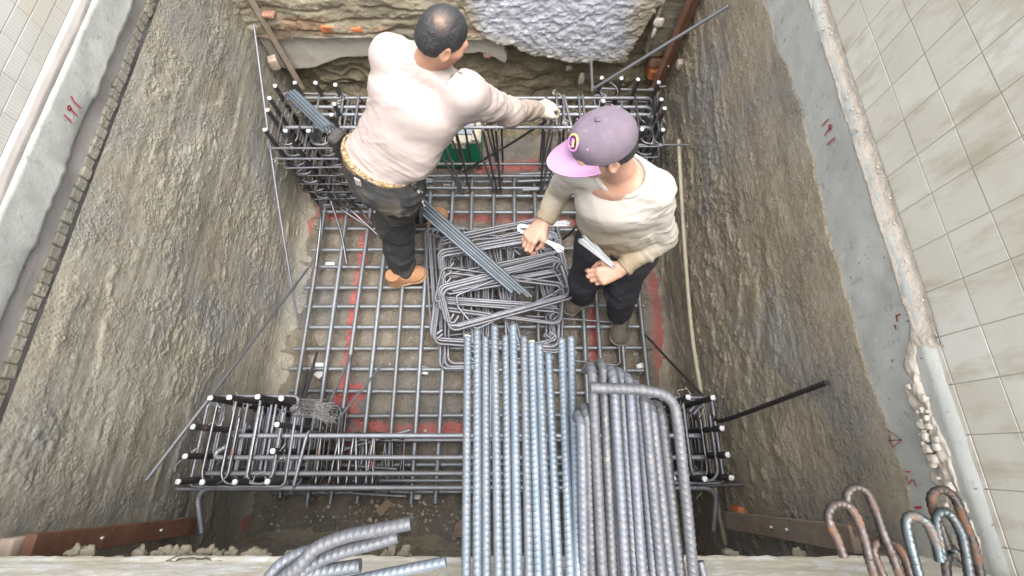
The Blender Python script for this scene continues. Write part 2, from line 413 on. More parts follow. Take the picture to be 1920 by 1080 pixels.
pline([(690, 400), (684, 430), (664, 570), (642, 745)], .021, 1.1)
pline([(596, 402), (700, 403), (850, 405), (1010, 408), (1110, 420)], .022, .95)
pline([(905, 312), (950, 309), (1012, 308)], .036, .8, .03)
pline([(640, 742), (668, 735)], .045, 1.1)
pline([(655, 760), (680, 800), (760, 806), (862, 803)], .024, .85)
pline([(1108, 470), (1112, 560), (1115, 640), (1118, 700)], .020, .9)
pline([(1222, 470), (1232, 560), (1240, 650), (1258, 745)], .035, .8, .035)
pline([(582, 392), (575, 430)], .035, .8, .03)
pline([(650, 812), (660, 880)], .025, .7)
pline([(470, 900), (462, 985)], .02, .9)
o = wobj('ground', np.stack([X, Y, hz], -1).reshape(-1, 3), grid_faces(nx, ny), MT['mud_floor'])
attr(o, 'paint', pt.ravel()); struct(o); tag(o, 'muddy excavated pit floor with red sprayed lines')

# left earth wall: smeared clay with dragged streaks, thin raised crests and clod patches
def terr(n, k): n = n * k; f_ = n - np.floor(n); return (np.floor(n) + sst(.78, 1, f_) + .25 * f_) / k
def crest(n, w): return np.exp(-(n / w) ** 2)
ns, nz = 560, 285
S = np.linspace(YF - .14, YB + .12, ns); Z = np.linspace(-.03, 1.381, nz); S, Z = np.meshgrid(S, Z, indexing='ij')
w = fbm(p3(S * 1.3, Z * 1.7), 4, 40); w2 = fbm(p3(S * 5, Z * 5), 3, 39)
lay = Z * 5.2 + 1.0 * w + .10 * w2 + .30 * S; fr = lay - np.floor(lay)
ledge = (sst(0, .88, fr) - sst(.88, 1, fr)) * sst(-.1, .5, fbm(p3(S * 2.2, Z * 2.2), 3, 44))
clod = sst(.10, .45, fbm(p3(S * 2.6, Z * 4.5), 4, 46)); pat = sst(-.1, .35, fbm(p3(S * 1.7, Z * 1.9), 3, 49))
band = crest(fbm(p3(S * .9, Z * 3.6 + .3 * w2), 4, 34), .16) * sst(-.25, .25, fbm(p3(S * 1.8, Z * 1.5), 3, 49))      # crumbly bands dragged along the wall
band = np.maximum(band, .8 * sst(.35, .6, fbm(p3(S * 2.2, Z * 2.8), 4, 33)))
flk = sst(.42, .56, fbm(p3(S * 15, Z * 24), 4, 32, .6)) * sst(-.3, .3, fbm(p3(S * 2.5, Z * 2.5), 3, 31))
h = .013 * fbm(p3(S * 1.1, Z * 1.6), 3, 41) + .004 * ledge + .0011 * fbm(p3(S * 3, Z * 55), 4, 42) + .0012 * fbm(p3(S * 5, Z * 7), 4, 30) \
    + band * (.006 * terr(fbm(p3(S * 9, Z * 12), 6, 36, .66), 4) + .005 * ridged(p3(S * 40, Z * 50), 3, 43)) + .0032 * flk + .0011 * fbm(p3(S * 60, Z * 60), 3, 45, .7)
h *= sst(1.40, 1.30, Z) * .8 + .2
h += .05 * np.exp(-Z / .05) - .004
o = wobj('earth_wall', np.stack([XL + h - .012, S, Z], -1).reshape(-1, 3), grid_faces(ns, nz)[:, ::-1], MT['mud_left'])
struct(o); tag(o, 'smeared grey-brown earth wall on the left of the pit')

# right earth wall, rougher and browner, its ragged top smeared on the concrete beam
nz = 310
S = np.linspace(YF - .14, YB + .12, ns); Z = np.linspace(-.03, 1.545, nz); S, Z = np.meshgrid(S, Z, indexing='ij')
w = fbm(p3(S * 1.5, Z * 1.9), 4, 50); w2 = fbm(p3(S * 6, Z * 6), 3, 59)
lay = Z * 7.5 + 1.3 * w + .12 * w2 - .3 * S; fr = lay - np.floor(lay)
ledge = (sst(0, .85, fr) - sst(.85, 1, fr)) * sst(-.35, .3, fbm(p3(S * 2.0, Z * 2.0), 3, 54))
low = sst(1.25, .85, Z + .1 * w)
band = np.clip(crest(fbm(p3(S * 1.1, Z * 4.2 + .3 * w2), 4, 37), .22) + .7 * sst(.1, .4, fbm(p3(S * 2.4, Z * 3.2), 4, 56)), 0, 1) * (.06 + low)
flk = sst(.38, .54, fbm(p3(S * 15, Z * 24), 4, 29, .6)) * (.25 + low)
h = .014 * fbm(p3(S * 1.2, Z * 1.7), 3, 51) + .008 * ledge * low + .0011 * fbm(p3(S * 3, Z * 50), 4, 52) + .0012 * fbm(p3(S * 5, Z * 7), 4, 28) \
    + band * (.010 * terr(fbm(p3(S * 9, Z * 12), 6, 35, .66), 4) + .007 * ridged(p3(S * 36, Z * 46), 3, 53)) + .0045 * flk + .0018 * fbm(p3(S * 55, Z * 55), 3, 55, .7)
h += .05 * np.exp(-Z / .05)
top = 1.468 + .018 * fbm(p3(S * 3.5, 0), 4, 57) + .008 * fbm(p3(S * 16, 0), 3, 58)
h = h * (.25 + .75 * sst(1.47, 1.25, Z)) + .006
h = np.where(Z > top, -.03, h)
o = wobj('earth_wall', np.stack([XR - h + .008, S, Z], -1).reshape(-1, 3), grid_faces(ns, nz), MT['mud_right'])
struct(o); tag(o, 'rough brown earth wall on the right of the pit')

# front earth wall, undercut below the cream beam
nx2 = 420; nz = 260
S = np.linspace(XL - .1, XR + .1, nx2); Z = np.linspace(-.03, 1.50, nz); S, Z = np.meshgrid(S, Z, indexing='ij')
yb = YF + .02 + .20 * sst(.95, 1.42, Z)
h = .025 * fbm(p3(S * 2, Z * 2), 4, 60) + .030 * terr(fbm(p3(S * 7, Z * 9), 6, 61, .6), 4) + .06 * np.exp(-Z / .06) + .004 * fbm(p3(S * 50, Z * 50), 3, 62, .7)
o = wobj('earth_wall', np.stack([S, yb + h - .01, Z], -1).reshape(-1, 3), grid_faces(nx2, nz)[:, ::-1], MT['mud_front'])
struct(o); tag(o, 'undercut earth wall below the cream front beam')

# back wall: old concrete footing, brick courses, blue-grey rough render, earth below
nx2, nz = 400, 300
S = np.linspace(XL - .1, XR + .1, nx2); Z = np.linspace(-.03, 1.66, nz); S, Z = np.meshgrid(S, Z, indexing='ij')
n1 = fbm(p3(S * 5, Z * 5), 5, 70); n2 = fbm(p3(S * 18, Z * 18), 4, 71); jag = .018 * n1 + .010 * n2
earth = np.array(lin((158, 146, 116)))
# boundaries in wall coordinates, from pixel rows on the plane y = YB - 0.08
def bz(us, vs, yy=YB - .08):
    q = np.array([PY(u, v, yy) for u, v in zip(us, vs)]); o = np.argsort(q[:, 0]); return q[o, 0], q[o, 2]
fx, fz = bz([440, 540, 600, 640, 680, 720, 800, 900, 948, 960], [118, 133, 127, 112, 112, 108, 112, 103, 122, 90])     # bottom of footing band
gx_, gz_ = bz([440, 520, 580, 640, 700, 760, 800, 900, 955], [62, 70, 66, 64, 68, 62, 70, 72, 78])                     # bottom of masonry
hx, hz_ = bz([868, 880, 905, 925, 960, 985, 1015, 1060, 1090, 1130, 1170, 1210, 1232, 1236], [0, 30, 60, 76, 80, 92, 99, 110, 113, 110, 109, 106, 95, 0])  # bottom of render
foot_lo = np.interp(S, fx, fz) + jag * .9; foot_hi = np.interp(S, gx_, gz_) + jag * .8
xf = PY(952, 100, YB - .06)[0]
in_foot = sst(foot_lo - .004, foot_lo + .004, Z) * sst(xf + .004, xf - .004, S + jag * 1.4) * sst(foot_hi + .03, foot_hi + .01, Z)
xm = PY(905, 40, YB - .1)[0]
in_mas = sst(foot_hi - .004, foot_hi + .004, Z) * sst(xm + .16, xm + .13, S + jag)
ren_lo = np.interp(S, hx, hz_) + jag * .9
xr0, xr1 = PY(868, 20, YB - .12)[0], PY(1234, 60, YB - .12)[0]
in_ren = sst(ren_lo - .004, ren_lo + .004, Z) * sst(xr0 - .004, xr0 + .004, S + jag * 1.2) * sst(xr1 + .004, xr1 - .004, S + jag * .8)
zr = PY(1260, 108, YB - .06)[2]
in_rgt = sst(zr - .006, zr + .006, Z + jag * .6) * sst(xr1 - .02, xr1 + .01, S)
col = np.zeros(S.shape + (3,)); col[:] = earth
hgt = .022 * n1 + .022 * terr(fbm(p3(S * 6, Z * 13), 6, 72, .58), 4) + .006 * n2
lay = Z * 9 + 1.2 * n1; fr = lay - np.floor(lay); hgt = hgt + .022 * (sst(0, .8, fr) - sst(.8, 1, fr)) * sst(-.2, .4, fbm(p3(S * 3, Z * 3), 3, 73))
def layer(mask, height, color):
    global hgt, col
    hgt = hgt * (1 - mask) + height * mask; col = col * (1 - mask[..., None]) + np.asarray(color) * mask[..., None]
layer(in_foot, .078 + .006 * n1 + .002 * n2, lin((236, 228, 208)))
mas = .120 + .010 * n1 + .014 * terr(fbm(p3(S * 9, Z * 15), 6, 74, .6), 4) + .004 * n2
crs = Z * 15.5 + .25 * n1; fr = crs - np.floor(crs); mas = mas - .010 * np.exp(-((fr - .5) / .12) ** 2) * sst(-.4, .2, fbm(p3(S * 6, Z * 6), 3, 79))
mcol = np.array(lin((182, 170, 140)))[None, None] * (1 + .22 * n1[..., None]); edge_m = np.exp(-np.clip(Z - foot_hi, 0, 1) / .03)[..., None]
mcol = mcol * (1 - .7 * edge_m) + np.array(lin((205, 196, 176))) * .7 * edge_m
brk = sst(.25, .45, fbm(p3(S * 7, Z * 17), 3, 75))[..., None]; mcol = mcol * (1 - .45 * brk) + np.array(lin((186, 128, 88))) * .45 * brk
layer(in_mas, mas, mcol)
rough = ridged(p3(S * 42, Z * 50), 3, 76)
lowr = np.exp(-np.clip(Z - ren_lo, 0, 1) / .05) + sst(xr1 - .22, xr1 - .06, S + .06 * n1) + .6 * sst(xr0 + .1, xr0 + .02, S + .04 * n1)
lowr = np.clip(lowr, 0, 1)[..., None]
rcol = np.array(lin((222, 225, 232))) * (1 + .10 * n2[..., None]) * (1 - lowr) + np.array(lin((190, 180, 152))) * lowr
layer(in_ren, .125 + .006 * rough + .005 * n1 + .006 * terr(fbm(p3(S * 34, Z * 40), 4, 78, .6), 4), rcol)
layer(in_rgt, .066 + .008 * n1 + .003 * n2 + .004 * ridged(p3(S * 3, Z * 20), 3, 77), lin((152, 142, 116)))
hgt = hgt + .06 * np.exp(-Z / .06)
o = wobj('earth_wall', np.stack([S, YB - hgt + .01, Z], -1).reshape(-1, 3), grid_faces(nx2, nz), MT['back'])
attr_col(o, 'rockcol', np.clip(col * np.array([.70, .70, .74]), 0, 1).reshape(-1, 3)); struct(o); tag(o, 'back wall of the pit with broken footing, masonry and rough blue-grey render')
back_wall = o

def lump(name, c, size, mat, parent=None, seed=0, n=10, amp=.25, rot=0.0, flat=1.0):
    """an irregular stone, clod or broken brick"""
    th = np.linspace(0, math.pi, n); ph = np.linspace(0, 2 * math.pi, 2 * n, endpoint=False)
    T_, Ph = np.meshgrid(th, ph, indexing='ij'); D = np.stack([np.sin(T_) * np.cos(Ph), np.sin(T_) * np.sin(Ph), np.cos(T_)], -1)
    D = np.sign(D) * np.abs(D) ** flat
    V = D * (1 + amp * fbm(D * 1.6 + seed * 3.7, 3, seed))[..., None] * np.array(size) / 2
    cr, sr = math.cos(rot), math.sin(rot); V = V @ np.array([[cr, sr, 0], [-sr, cr, 0], [0, 0, 1]])
    i = np.arange(n * 2 * n).reshape(n, 2 * n); j = np.roll(i, -1, 1)
    Fq = np.stack([i[:-1], i[1:], j[1:], j[:-1]], -1).reshape(-1, 4)
    return wobj(name, V.reshape(-1, 3) + np.array(c), Fq, mat, parent)

# broken bricks showing in the back wall
def brick_run(u0, u1, v0, v1, yy, mat, seed, flat=.35):
    a, b = PY(u0, (v0 + v1) / 2, yy), PY(u1, (v0 + v1) / 2, yy); z0, z1 = PY((u0 + u1) / 2, v1, yy)[2], PY((u0 + u1) / 2, v0, yy)[2]
    lump('brick', ((a[0] + b[0]) / 2, yy + .034, (z0 + z1) / 2), (abs(b[0] - a[0]), .09, z1 - z0), mat, back_wall, seed, 12, .14, 0, flat)
brick_run(600, 653, 47, 61, YB - .105, MT['brick'], 1); brick_run(651, 682, 50, 60, YB - .105, MT['brick'], 2)
brick_run(490, 516, 26, 34, YB - .118, MT['brick_dull'], 3)
brick_run(1214, 1252, 132, 150, YB - .05, MT['brick'], 5); brick_run(1218, 1262, 108, 128, YB - .035, MT['brick_dull'], 6)
brick_run(905, 921, 98, 107, YB - .06, MT['brick_dull'], 9)
for k, (u, v, sx, sz) in enumerate([(1067, 127, .035, .03), (1090, 148, .04, .09), (1165, 112, .08, .03), (1235, 42, .05, .05), (1226, 60, .02, .07), (1052, 108, .06, .02)]):
    q = PY(u, v, YB - .05 if v > 100 else YB - .13)
    lump('render_chip', q, (sx, .02, sz), MT['mortar'], back_wall, 20 + k, 9, .3, 0, .6)

# ------------------------------------------------------------------ beams and tiled walls around the pit
def rough_prism(prof, y0, y1, ny_, amp, seed, fine=.0015):
    """profile (x,z) polyline extruded along y, with worn edges"""
    ys = np.linspace(y0, y1, ny_); prof = np.array(prof, float)
    # densify the profile
    q = []
    for a, b in zip(prof[:-1], prof[1:]):
        n = max(2, int(np.linalg.norm(b - a) / .012)); q += [a + (b - a) * k / n for k in range(n)]
    q.append(prof[-1]); q = np.array(q)
    Yg, I = np.meshgrid(ys, np.arange(len(q)), indexing='ij'); XX, ZZ = q[I, 0], q[I, 1]
    return XX, Yg, ZZ
# left grade beam
XX, YY, ZZ = rough_prism([(-1.60, 1.468), (-1.368, 1.468), (-1.368, 1.584), (-1.385, 1.588)], -2.2, 3.2, 520, 0, 0)
low = np.exp(-np.abs(ZZ - 1.468) / .012) * (XX > -1.5)
chip = sst(.25, .6, fbm(p3(YY * 4.3, 0), 3, 80)) * np.exp(-np.abs(ZZ - 1.468) / .022)
ZZ = ZZ + low * (.002 * fbm(p3(YY * 9, 0), 4, 81) + .006 * fbm(p3(YY * 40, 0), 4, 83, .7)); XX = XX - .010 * chip * (XX > -1.5) + .0018 * fbm(p3(YY * 20, ZZ * 20), 3, 82)
n0, n1_ = XX.shape
beam_l = wobj('foundation_beam', np.stack([XX, YY, ZZ], -1).reshape(-1, 3), grid_faces(n0, n1_)[:, ::-1], MT['beam'])
tag(beam_l, 'smooth grey concrete foundation beam along the left edge, numbered 191', 'concrete beam')
# white plaster band above it
XX, YY, ZZ = rough_prism([(-1.39, 1.5862), (-1.374, 1.5862), (-1.374, 1.626), (-1.40, 1.630)], -2.2, 3.2, 400, 0, 0)
XX = XX + .0016 * fbm(p3(YY * 12, ZZ * 30), 4, 84); ZZ = ZZ + .003 * fbm(p3(YY * 11, 0), 3, 85) * (ZZ < 1.6)
n0, n1_ = XX.shape
wobj('plaster_band', np.stack([XX, YY, ZZ], -1).reshape(-1, 3), grid_faces(n0, n1_)[:, ::-1], MT['white_band'], beam_l)
# recess and row of mud-caked tile stubs under the left beam
XX, YY, ZZ = rough_prism([(-1.412, 1.28), (-1.404, 1.37), (-1.398, 1.40), (-1.396, 1.44), (-1.402, 1.47)], -2.2, 3.2, 300, 0, 0)
XX = XX + .004 * fbm(p3(YY * 9, ZZ * 20), 3, 86); n0, n1_ = XX.shape
wobj('recess_mortar', np.stack([XX, YY, ZZ], -1).reshape(-1, 3), grid_faces(n0, n1_)[:, ::-1], MT['recess'], beam_l)
V, Fc = box_vf((-.022, -.0192, -.017), (.022, .0192, .017), .004); stub = mesh_np('tile_stub', V, Fc, False)
y = -.55
while y < 2.15:
    link('tile_stub', stub, MT['mud_left'], beam_l, np.array([-1.411 + rng.uniform(-.005, .003), y, 1.393 + rng.uniform(-.003, .003)]) - wloc(beam_l), (rng.uniform(-.05, .05), rng.uniform(-.06, .06), rng.uniform(-.04, .04)))
    y += .0405 + rng.uniform(-.002, .002)
# right grade beam
XX, YY, ZZ = rough_prism([(1.15, 1.44), (.936, 1.44), (.936, 1.640), (.96, 1.66)], -2.2, 3.2, 480, 0, 0)
XX = XX - .0018 * fbm(p3(YY * 18, ZZ * 18), 4, 88); n0, n1_ = XX.shape
beam_r = wobj('foundation_beam', np.stack([XX, YY, ZZ], -1).reshape(-1, 3), grid_faces(n0, n1_), MT['beam'])
tag(beam_r, 'grey concrete foundation beam on the right with red survey marks', 'concrete beam')
# cream mortar ledge on top of it, broken away towards the front
ny_, nz = 700, 44
YY, ZZ = np.meshgrid(np.linspace(-2.2, 3.2, ny_), np.linspace(1.545, 1.672, nz), indexing='ij')
nn = fbm(p3(YY * 14, ZZ * 14), 4, 90); nf = fbm(p3(YY * 60, ZZ * 60), 3, 91)
zb = 1.622 - .062 * sst(.30, .17, YY) + (.0012 + .003 * sst(.30, .17, YY)) * nn
prof = .004 + .014 * sst(1.62, 1.665, ZZ)                      # leans back towards the tiles
brokn = sst(.26, .16, YY + .02 * nn)
rub = brokn * (.003 * nf + .010 * np.maximum(0, terr(fbm(p3(YY * 30, ZZ * 34), 4, 92, .6), 3)))
hole = brokn * sst(1.608, 1.616, ZZ + .008 * nn + .004 * nf + .012 * fbm(p3(YY * 6, 0), 3, 93))
XX = .936 - .007 + prof - .0022 * nn - .0018 * nf - (.0012 + .003 * brokn) * terr(fbm(p3(YY * 12, ZZ * 30), 5, 94, .6), 4) - rub + .040 * hole
wedge = np.exp(-((YY - .235) / .028) ** 2) * sst(1.60, 1.66, ZZ); XX -= .018 * wedge
XX = np.where(ZZ < zb, .950, XX)
o = wobj('mortar_ledge', np.stack([XX, YY, ZZ], -1).reshape(-1, 3), grid_faces(ny_, nz), MT['mortar'], beam_r)
# broken tile pieces lying on the ledge
for k in range(26):
    yq = rng.uniform(-.12, .17); zq = 1.575 + .04 * rng.random()
    s = rng.uniform(.006, .020)
    lump('tile_fragment', (.924 + rng.uniform(-.002, .004), yq, zq), (.006 + s * .3, s, s * rng.uniform(.6, 1.2)), MT['mortar'] if k % 3 else MT['tile'], beam_r, 100 + k, 6, .3, 0, .5)
for k in range(60):
    yq = rng.uniform(.3, 2.2) if k % 2 else rng.uniform(.3, 1.3); s = rng.uniform(.003, .008)
    lump('mortar_crumb', (.934, yq, 1.665 + rng.uniform(-.02, .012)), (s, s, s), MT['mortar'], beam_r, 200 + k, 5, .3, 0, .7)

def slab_wall(name, x, side, z0, z1, label, mat):
    V, Fc = box_vf((min(x, x + side * .20), -2.2, z0), (max(x, x + side * .20), 3.2, z1)); 
    return tag(wobj(name, V, Fc, mat, None, False), label, 'tiled wall')
wall_r = slab_wall('tiled_wall', .9516, 1, 1.655, 2.165, 'wall of square cream tiles above the right side of the pit', MT['grout'])
wall_l = slab_wall('tiled_wall', -1.3795, -1, 1.60, 2.018, 'wall of narrow ribbed grey tiles above the left side of the pit', MT['grout'])
# square glazed tiles, each its own piece
tw, thh, tz0, ty0 = .1036, .0972, 1.6635, .0414
V, Fc = box_vf((-.006, -tw / 2 + .0011, -thh / 2 + .0011), (.006, tw / 2 - .0011, thh / 2 - .0011), .0006); tile_me = mesh_np('tile', V, Fc, False)
wr = wloc(wall_r)
for r_ in range(5):
    for k in range(-3, 24):
        yc_ = ty0 + tw * (k + .5); zc_ = tz0 + thh * (r_ + .5)
        link('tile', tile_me, MT['tile'], wall_r, np.array([.957 + rng.uniform(-.0003, .0003), yc_, zc_]) - wr, (rng.uniform(-.003, .003), rng.uniform(-.003, .003), rng.uniform(-.003, .003)))
# cut skirting pieces under the first course; ragged and deeper towards the front
for k in range(-3, 24):
    y0, y1 = ty0 + tw * k + .0013, ty0 + tw * (k + 1) - .0013; n = 9; ys = np.linspace(y0, y1, n)
    dep = .006 + (.034 * sst(.36, .20, ys) + .014 * sst(.1, -.1, ys)); lowz = tz0 - .001 - dep + .006 * fbm(p3(ys * 30, 0), 3, 95) * sst(.4, .2, ys)
    V, Fc = [], []
    for j in range(n):
        for xx in (.9495, .9635):
            V += [(xx, ys[j], min(lowz[j], tz0 - .0055)), (xx, ys[j], tz0 - .002)]
    for j in range(n - 1):
        a, b = 4 * j, 4 * j + 4
        Fc += [(a, a + 1, b + 1, b), (a, b, b + 2, a + 2), (a + 1, a + 3, b + 3, b + 1)]
    Fc += [(0, 2, 3, 1), (4*n-4, 4*n-3, 4*n-1, 4*n-2)]
    wobj('skirting_tile', V, Fc, MT['tile'], wall_r, False)
# ribbed tiles: shared mesh of one 10 cm tile with vertical ribs
rh, rw, nr = .0385, .1005, 9
V, Fc = [], []
m_ = nr * 6
for j in range(m_ + 1):
    t = j / m_; yy = (t - .5) * (rw - .0006); b = abs(math.sin(math.pi * nr * t)) ** .6
    for zz, e in ((-.5, 0), (-.47, 1), (.46, 1), (.5, 0)):
        V.append((-.004 + (.0050 + .0011 * b) * e, yy, zz * (rh - .0012)))
for j in range(m_):
    for q in range(3): a = 4 * j + q; Fc.append((a, a + 4, a + 5, a + 1))
rib_me = mesh_np('ribbed_tile', np.array(V), Fc, False); wlc = wloc(wall_l)
for r_ in range(10):
    for k in range(-3, 25):
        link('ribbed_tile', rib_me, MT['ribtile'], wall_l, np.array([-1.3785 + rng.uniform(-.0005, .0005), .02 + rw * k, 1.6285 + rh * (r_ + .5)]) - wlc, (rng.uniform(-.004, .004), rng.uniform(-.015, .015), 0))

# front beam (cream render) and the pavement it carries
XX, ZZ = np.meshgrid(np.linspace(-1.62, 1.2, 460), np.linspace(0, 1, 40), indexing='ij')
nn = fbm(p3(XX * 9, ZZ * 6), 4, 97); arc = ZZ * .245
zz = 1.468 + np.where(arc < .025, arc, np.minimum(arc, .215)); yy = -.214 - .004 * sst(.02, .03, arc) - np.maximum(0, arc - .215) + .0025 * nn + .0012 * fbm(p3(XX * 50, ZZ * 40), 3, 98)
zz = zz + .004 * nn * (ZZ < .03)
o = wobj('front_beam', np.stack([XX, yy, zz], -1).reshape(-1, 3), grid_faces(460, 40)[:, ::-1], MT['cream'])
tag(o, 'cream rendered beam face along the front edge of the pit', 'concrete beam')
V, Fc = box_vf((-1.38, -2.4, 1.50), (.955, -.232, 1.682)); struct(wobj('pavement', V, Fc, MT['beam'], None, False))
V, Fc = box_vf((-1.38, 2.215, 1.60), (.955, 4.2, 1.682)); struct(wobj('pavement', V, Fc, MT['beam'], None, False))
# clods of soil under the front beam
for k in range(30):
    u = rng.uniform(120, 560) if k < 18 else rng.uniform(560, 1560); q = P(u, 1034 + rng.uniform(-6, 6), 1.42)
    o = lump('soil_clod', q + np.array([0, -.018, -.03]), (rng.uniform(.018, .05), .04, rng.uniform(.015, .035)), MT['clay'], None, 300 + k, 12, .5, rng.uniform(-.5, .5), .9)
    tag(o, 'ochre soil clod wedged under the cream front beam', 'soil clod', 'soil clods under the front beam')

# ------------------------------------------------------------------ painted numbers and survey marks on the beams
def strokes(name, lines, plane, mat, parent, w=.0035):
    V, Fc = [], []
    for ln in lines:
        pts = [plane(u, v) for u, v in ln]
        for a, b in zip(pts[:-1], pts[1:]):
            d = b - a; d = d / (np.linalg.norm(d) + 1e-9); nrm = np.cross(d, [1, 0, 0] if abs(d[0]) < .9 else [0, 1, 0]); nrm /= np.linalg.norm(nrm)
            a2, b2 = a - d * w * .3, b + d * w * .3; i = len(V)
            V += [a2 - nrm * w, a2 + nrm * w, b2 + nrm * w * .8, b2 - nrm * w * .8]; Fc.append((i, i + 1, i + 2, i + 3))
    return wobj(name, V, Fc, mat, parent, False)
z1 = lambda s, ox, oy: (lambda pts: [(ox + x / s, oy + y / s) for x, y in pts])
A = z1(4.153, 0, 0); pl = lambda u, v: PX(u, v, -1.3635)
strokes('painted_number', [A([(555, 750), (575, 790), (632, 845)]), A([(530, 850), (530, 828), (545, 825), (555, 848), (545, 862), (530, 850)]), A([(550, 845), (570, 870), (600, 902)]), A([(502, 895), (530, 925), (560, 953)])], pl, MT['red'], beam_l, .0028)
Bz = z1(2.0, 1340, 0); pr_ = lambda u, v: PX(u, v, .9305)
strokes('painted_number', [Bz([(402, 471), (415, 458), (426, 447)]), Bz([(412, 508), (422, 492), (432, 484), (437, 472), (430, 468), (427, 478), (434, 484)]), Bz([(421, 543), (437, 528), (451, 517)])], pr_, MT['red'], beam_r, .0028)
Cz = z1(3.0, 1640, 540)
strokes('survey_mark', [Cz([(143, 148), (120, 158), (126, 188)]), Cz([(112, 208), (120, 232)])], pr_, MT['red_dark'], beam_r, .0022)
strokes('survey_mark', [Cz([(68, 796), (150, 854), (104, 896)]), Cz([(84, 830), (80, 858), (104, 896)]), Cz([(80, 858), (148, 854)])], pr_, MT['red_dark'], beam_r, .0011)
Dz = z1(4.8, 1520, 880)
strokes('survey_mark', [Dz([(848, 22), (900, 22)]), Dz([(858, 60), (885, 130), (912, 92), (930, 110), (948, 158)])], pr_, MT['red'], beam_r, .0016)
strokes('survey_mark', [Dz([(937, 346), (996, 341)])], pr_, MT['red'], beam_r, .0028)

# ------------------------------------------------------------------ timber boards nailed upright in the pit corners
def board(name, a, b, across, width, thick_dir, thick, mat, label, nails=()):
    a, b = np.array(a, float), np.array(b, float); ax = b - a; L = np.linalg.norm(ax); ax /= L
    ac = np.array(across, float); ac -= ax * (ac @ ax); ac /= np.linalg.norm(ac); td = np.cross(ax, ac)
    if td @ np.array(thick_dir) < 0: td = -td
    Vl, Fc = box_vf((0, -width / 2, 0), (L, width / 2, thick), .002)
    Rm = np.stack([ax, ac, td]); V = Vl @ Rm + a
    if np.linalg.det(Rm) < 0: Fc = [f[::-1] for f in Fc]
    t = thing(name, label, 'timber board', (a + b) / 2)
    wobj('plank', V, Fc, mat, t, False)
    for s in nails:
        q = a + ax * L * s + td * thick
        lump('nail_head', q + td * .002, (.013, .013, .013), MT['wire'], t, 3, 6, .1)
    return t
t = board('corner_board', (-1.318, 2.12, 1.45), (-1.300, 2.10, .50), (.6, -.8, 0), .10, (.8, .6, 0), .03, MT['wood_grey'], 'muddy grey-brown board standing upright in the back left corner', (.86,))
lump('wood_block', PY(514, 118, 2.05), (.05, .045, .07), MT['wood_pale'], t, 5, 8, .06, .3, .25)
t = board('corner_board', (.885, 2.10, 1.45), (.855, 2.08, .50), (.8, .6, 0), .075, (-.6, -.8, 0), .03, MT['wood'], 'red-brown board standing upright in the back right corner', (.6, .8))
lump('wood_block', PY(1277, 120, 2.03), (.05, .04, .05), MT['wood_pale'], t, 6, 8, .06, .2, .25)
a, b = PX(40, 1026, XL + .07), PX(354, 986, XL + .06)
t = board('corner_board', a, b, (0, 1, 0), .062, (1, 0, .2), .03, MT['wood'], 'dark red-brown board in the front left corner with two nails', (.32, .70))
lump('wood_block', PX(332, 985, XL + .05), (.03, .05, .07), MT['wood_pale'], t, 7, 8, .06, 0, .25)
lump('wood_block', PX(24, 1034, XL + .04), (.04, .07, .06), MT['wood_pale'], t, 8, 8, .06, 0, .25)
a, b = PX(1370, 975, XR - .06), PX(1620, 1012, XR - .07)
t = board('corner_board', a, b, (0, 1, 0), .062, (-1, 0, .2), .03, MT['wood_grey'], 'muddy grey board in the front right corner with two nails', (.5, .62))
lump('wood_block', PX(1385, 962, XR - .05), (.03, .05, .07), MT['brick'], t, 9, 8, .06, 0, .25)
# ------------------------------------------------------------------ bottom rebar mat
ZX, ZY, RM = .062, .0875, .0126
mat_t = thing('rebar_mat', 'square grid of grey ribbed bars tied as a mat on the pit floor', 'rebar mat', (-.2, .8, 0))
ytop, ybot = P(900, 329, ZY)[1], P(900, 940, ZY)[1]
us = [553, 602, 648, 691, 737, 782, 828, 874, 920, 966, 1012, 1058, 1103, 1131, 1176, 1218]
for k, u in enumerate(us):
    x0 = P(u, 745, ZY)[0]; dx = rng.uniform(-.012, .012); e0, e1 = rng.uniform(-.03, .02), rng.uniform(-.02, .02)
    bar('bar', [(x0 - dx, ybot + e0, ZY), (x0, (ytop + ybot) / 2, ZY), (x0 + dx, ytop + e1, ZY)], RM, MT['mat'], mat_t, seg=8, pitch=.0150, amp=.14, step=.0036, roll=rng.uniform(0, 3))
rows = [340, 367, 398, 430, 467, 502, 539, 574, 613, 653, 693, 735, 779, 826, 871, 922]
for k, v in enumerate(rows):
    yv = P(900, v, ZX)[1]; xl = -1.235 + rng.uniform(-.035, .035); xr = .785 + rng.uniform(-.03, .03); d = rng.uniform(-.008, .008)
    bar('bar', [(xl, yv - d, ZX), (xr, yv + d, ZX)], RM, MT['mat'], mat_t, seg=8, pitch=.0150, amp=.14, step=.0036, roll=rng.uniform(0, 3))
# tie wire twists at some crossings
for k in range(70):
    u = rng.choice(us); v = rng.choice(rows); x, y = P(u, 745, ZY)[0], P(900, v, ZX)[1]
    a = rng.choice([.8, 2.3]); r_ = .017; c, s = math.cos(a), math.sin(a)
    pth = [(x - c * r_, y - s * r_, ZX), (x - c * .008, y - s * .008, ZY + .013), (x + c * .008, y + s * .008, ZY + .013), (x + c * r_, y + s * r_, ZX)]
    pth.append((x + c * r_ + rng.uniform(-.02, .02), y + s * r_ + rng.uniform(-.02, .02), ZY + rng.uniform(-.01, .02)))
    bar('tie_wire', smooth_path(pth, 5), .0011, MT['wire'], mat_t, seg=4, amp=0, step=.006)
